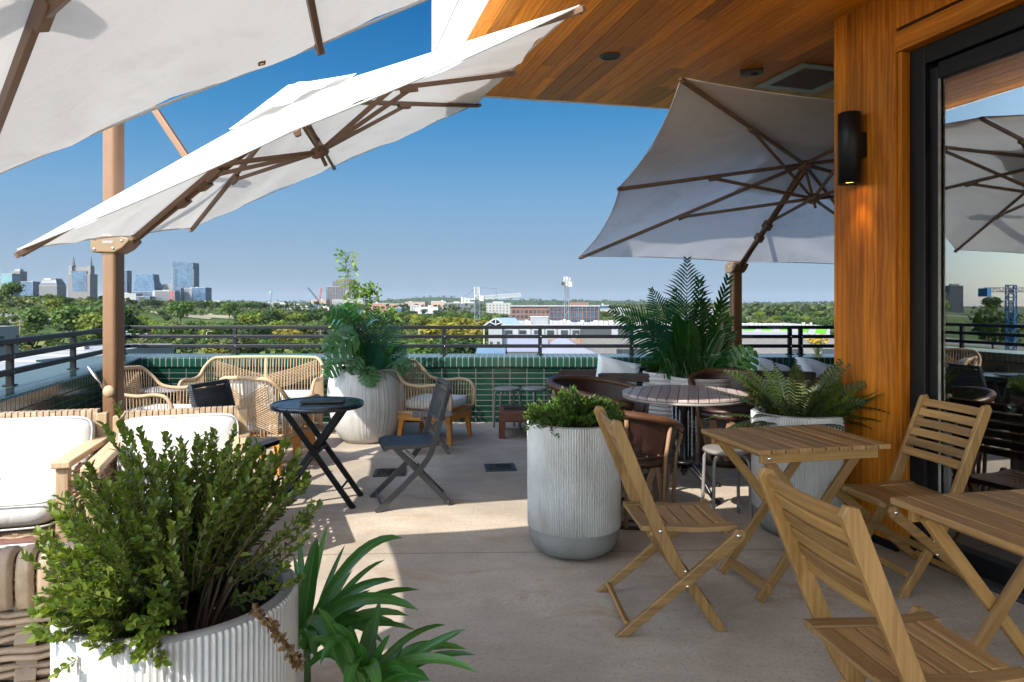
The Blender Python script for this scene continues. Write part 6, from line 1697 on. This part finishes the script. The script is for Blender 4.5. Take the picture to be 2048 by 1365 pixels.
def pole(label,px,yt,Y,kind):
    x=(px-CX)/F*Y; z0=gz(x,Y); h=H-(yt-CY)/F*Y-z0; t=thing('utility_pole' if kind=='w' else 'street_lamp',label,'pole' if kind=='w' else 'street lamp',(x,Y,z0),rad(R.uniform(-15,15)))
    m=MB(); m.tube([(0,0,0),(0,0,h)],[.16,.11],8); obj('pole',m,M['unit'] if kind!='w' else M['greywood'],t)
    if kind=='w':
        m=MB(); m.box((0,0,h-.6),2.4,.12,.14); m.box((0,0,h-1.5),1.8,.12,.14); obj('crossarm',m,M['greywood'],t)
        m=MB()
        for xx in (-1.1,-.4,.4,1.1): m.lathe([(0,0),(.07,0),(.05,.2),(0,.22)],6,(xx,0,h-.53))
        obj('insulator',m,M['unit'],t)
    else:
        m=MB(); m.tube(curve([(0,0,h-.1),(.5,0,h+.25),(1.4,0,h+.35)],4),.06,6); obj('arm',m,M['unit'],t); m=MB(); m.box((1.6,0,h+.32),.7,.25,.12); obj('lamp_head',m,M['unit'],t)
    return t,V((x,Y,z0+h-.5))
pl=[]
for lb,px,yt,Y,k in (('wooden utility pole beyond the left railing',40,640,210,'w'),('utility pole seen left of the second railing post',533,668,230,'w'),('tall grey utility pole seen through the railing bars',565,660,240,'w'),('grey utility pole nearest the carved planter',641,660,240,'w'),('street lamp with curved arm beyond the railing near the sofa',413,665,200,'l'),('thin street lamp among trees left of the crane',838,655,260,'l'),('utility pole left of the golden trees',852,657,262,'w'),('thin pale pole before the right tree belt',1500,632,420,'w'),('thin pale pole just left of the right railing post',1494,634,430,'w')):
    pl.append(pole(lb,px,yt,Y,k))
def wire(label,a,b,sag):
    m=MB(); m.tube([a.lerp(b,k/14)+V((0,0,-sag*4*(k/14)*(1-k/14))) for k in range(15)],.035,4); tag(obj('power_line',m,M['darkpanel']),label,'wire','power lines')
wire('power line sagging between the utility poles beyond the railing',pl[1][1],pl[2][1],1.2); wire('power line running to the pole by the carved planter',pl[2][1],pl[3][1],1.5)
wire('power line sagging before the wooded hill at left',pl[0][1],pl[1][1]+V((-20,60,0)),3)
# blue crane whose image shows in the door glass
def mirror(p):
    n=V((-.9613,-.2754,0)); p0=V((2.168,3.94,0))+n*-.10; p=V(p); return p-n*2*((p-p0).dot(n))
c=mirror(P(2022,580,150)); z0=gz(c.x,c.y); t=thing('tower_crane','blue tower crane mirrored in the glass door','crane',(c.x,c.y,z0),rad(0)); h=c.z-z0
m=MB(); lattice(m,(0,0,0),(0,0,h+1.0),1.5,14,(0,1,0),.22); obj('mast',m,M['bluecrane'],t)
jd=(mirror(P(1968,584,150))-mirror(P(2090,580,150))); jd.z=0; jd.normalize()
m=MB(); lattice(m,(0,0,h),V((0,0,h))-jd*16,.9,12,r=.14); m2=MB(); lattice(m2,(0,0,h),V((0,0,h))+jd*5.6,.9,4,r=.14); obj('jib',m,M['lattice'],t); obj('counter_jib',m2,M['lattice'],t)
m=MB(); m.box(V((0,0,h-.6))+jd*5.8,1.8,1.8,1.8); obj('counterweight',m,M['bluecrane'],t)
for (px0,yt,Yv,wd_,lb) in ((1877,590,900,24,'grey block mirrored in the door glass, lower'),(1908,572,900,16,'tall grey block mirrored in the door glass')):
    c=mirror(P(px0,yt,Yv)); z0=gz(c.x,c.y); h=c.z-z0; t=thing('building',lb,'building',(c.x,c.y,z0),rad(45)); m=MB(); m.box((0,0,h/2),wd_,wd_,h); obj('wall',m,F_grey,t); m=MB(); m.box((0,0,h+1.2),wd_*.6,wd_*.5,2.4); obj('roof_unit',m,M['unit'],t)

# ---------------------------------------------------------------- air, light, camera
HAZE=2.5e-5
if HAZE:
    m=MB(); m.box((0,3500,60),16000,16000,240); hz=obj('haze',m,M['glass']); hz['kind']='stuff'
    mt=bpy.data.materials.new('haze_air'); mt.use_nodes=True; nt=mt.node_tree; nt.nodes.clear(); oo=nt.nodes.new('ShaderNodeOutputMaterial'); pv=nt.nodes.new('ShaderNodeVolumePrincipled')
    pv.inputs['Density'].default_value=HAZE; pv.inputs['Color'].default_value=(.80,.88,1,1); pv.inputs['Anisotropy'].default_value=.2
    nt.links.new(pv.outputs[0],oo.inputs['Volume']); hz.data.materials.clear(); hz.data.materials.append(mt)
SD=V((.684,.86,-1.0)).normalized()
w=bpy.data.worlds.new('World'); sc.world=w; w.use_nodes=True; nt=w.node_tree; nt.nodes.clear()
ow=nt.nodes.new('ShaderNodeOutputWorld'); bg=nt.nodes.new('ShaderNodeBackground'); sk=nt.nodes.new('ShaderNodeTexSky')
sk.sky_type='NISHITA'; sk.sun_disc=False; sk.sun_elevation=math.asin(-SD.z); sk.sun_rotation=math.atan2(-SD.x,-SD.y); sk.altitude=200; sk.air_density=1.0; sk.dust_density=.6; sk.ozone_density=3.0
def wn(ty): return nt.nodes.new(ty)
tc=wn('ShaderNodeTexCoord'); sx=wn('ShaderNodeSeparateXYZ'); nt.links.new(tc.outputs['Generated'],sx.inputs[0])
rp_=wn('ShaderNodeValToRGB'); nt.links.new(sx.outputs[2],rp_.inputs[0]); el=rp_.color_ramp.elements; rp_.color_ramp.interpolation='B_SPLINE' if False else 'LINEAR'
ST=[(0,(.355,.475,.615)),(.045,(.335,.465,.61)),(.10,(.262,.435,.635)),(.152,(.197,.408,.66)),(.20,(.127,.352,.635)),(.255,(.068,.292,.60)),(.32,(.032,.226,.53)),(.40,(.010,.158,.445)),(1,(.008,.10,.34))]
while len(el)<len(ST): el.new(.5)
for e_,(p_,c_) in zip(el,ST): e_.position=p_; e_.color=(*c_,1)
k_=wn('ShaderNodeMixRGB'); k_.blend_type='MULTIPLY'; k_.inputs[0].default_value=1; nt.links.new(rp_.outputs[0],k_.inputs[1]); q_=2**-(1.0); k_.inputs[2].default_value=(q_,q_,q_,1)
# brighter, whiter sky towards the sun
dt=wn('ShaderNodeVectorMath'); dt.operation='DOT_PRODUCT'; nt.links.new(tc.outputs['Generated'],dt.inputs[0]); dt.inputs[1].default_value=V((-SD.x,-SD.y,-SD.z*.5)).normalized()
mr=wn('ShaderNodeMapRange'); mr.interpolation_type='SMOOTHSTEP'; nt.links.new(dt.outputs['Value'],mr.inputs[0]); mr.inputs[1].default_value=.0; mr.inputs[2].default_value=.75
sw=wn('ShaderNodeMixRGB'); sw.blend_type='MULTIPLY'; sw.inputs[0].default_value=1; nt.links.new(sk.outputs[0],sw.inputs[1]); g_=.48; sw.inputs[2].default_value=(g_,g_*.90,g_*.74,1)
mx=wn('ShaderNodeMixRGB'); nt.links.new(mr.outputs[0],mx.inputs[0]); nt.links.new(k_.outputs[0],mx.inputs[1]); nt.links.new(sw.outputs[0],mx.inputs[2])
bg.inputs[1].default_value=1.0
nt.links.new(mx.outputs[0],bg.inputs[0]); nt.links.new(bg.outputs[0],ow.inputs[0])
sl=bpy.data.lights.new('sun','SUN'); sl.energy=4.5; sl.angle=rad(.53); sl.color=(1,.95,.86); so=bpy.data.objects.new('sun',sl); col.objects.link(so); so.rotation_euler=SD.to_track_quat('-Z','Y').to_euler()
cam=bpy.data.cameras.new('camera'); co=bpy.data.objects.new('camera',cam); col.objects.link(co); sc.camera=co
co.location=(0,0,H); co.rotation_euler=(rad(90),0,0); cam.sensor_width=36; cam.lens=F/2048*36; cam.shift_y=-(682.5-CY)/2048; cam.clip_end=30000; cam.clip_start=.02
sc.view_settings.view_transform='Standard'; sc.view_settings.look='None'; sc.view_settings.gamma=1; sc.view_settings.exposure=1.0
sc.cycles.use_denoising=True; sc.cycles.max_bounces=8; sc.cycles.transparent_max_bounces=8; sc.cycles.volume_bounces=0; sc.cycles.diffuse_bounces=4; sc.cycles.glossy_bounces=4; sc.cycles.caustics_reflective=False; sc.cycles.caustics_refractive=False
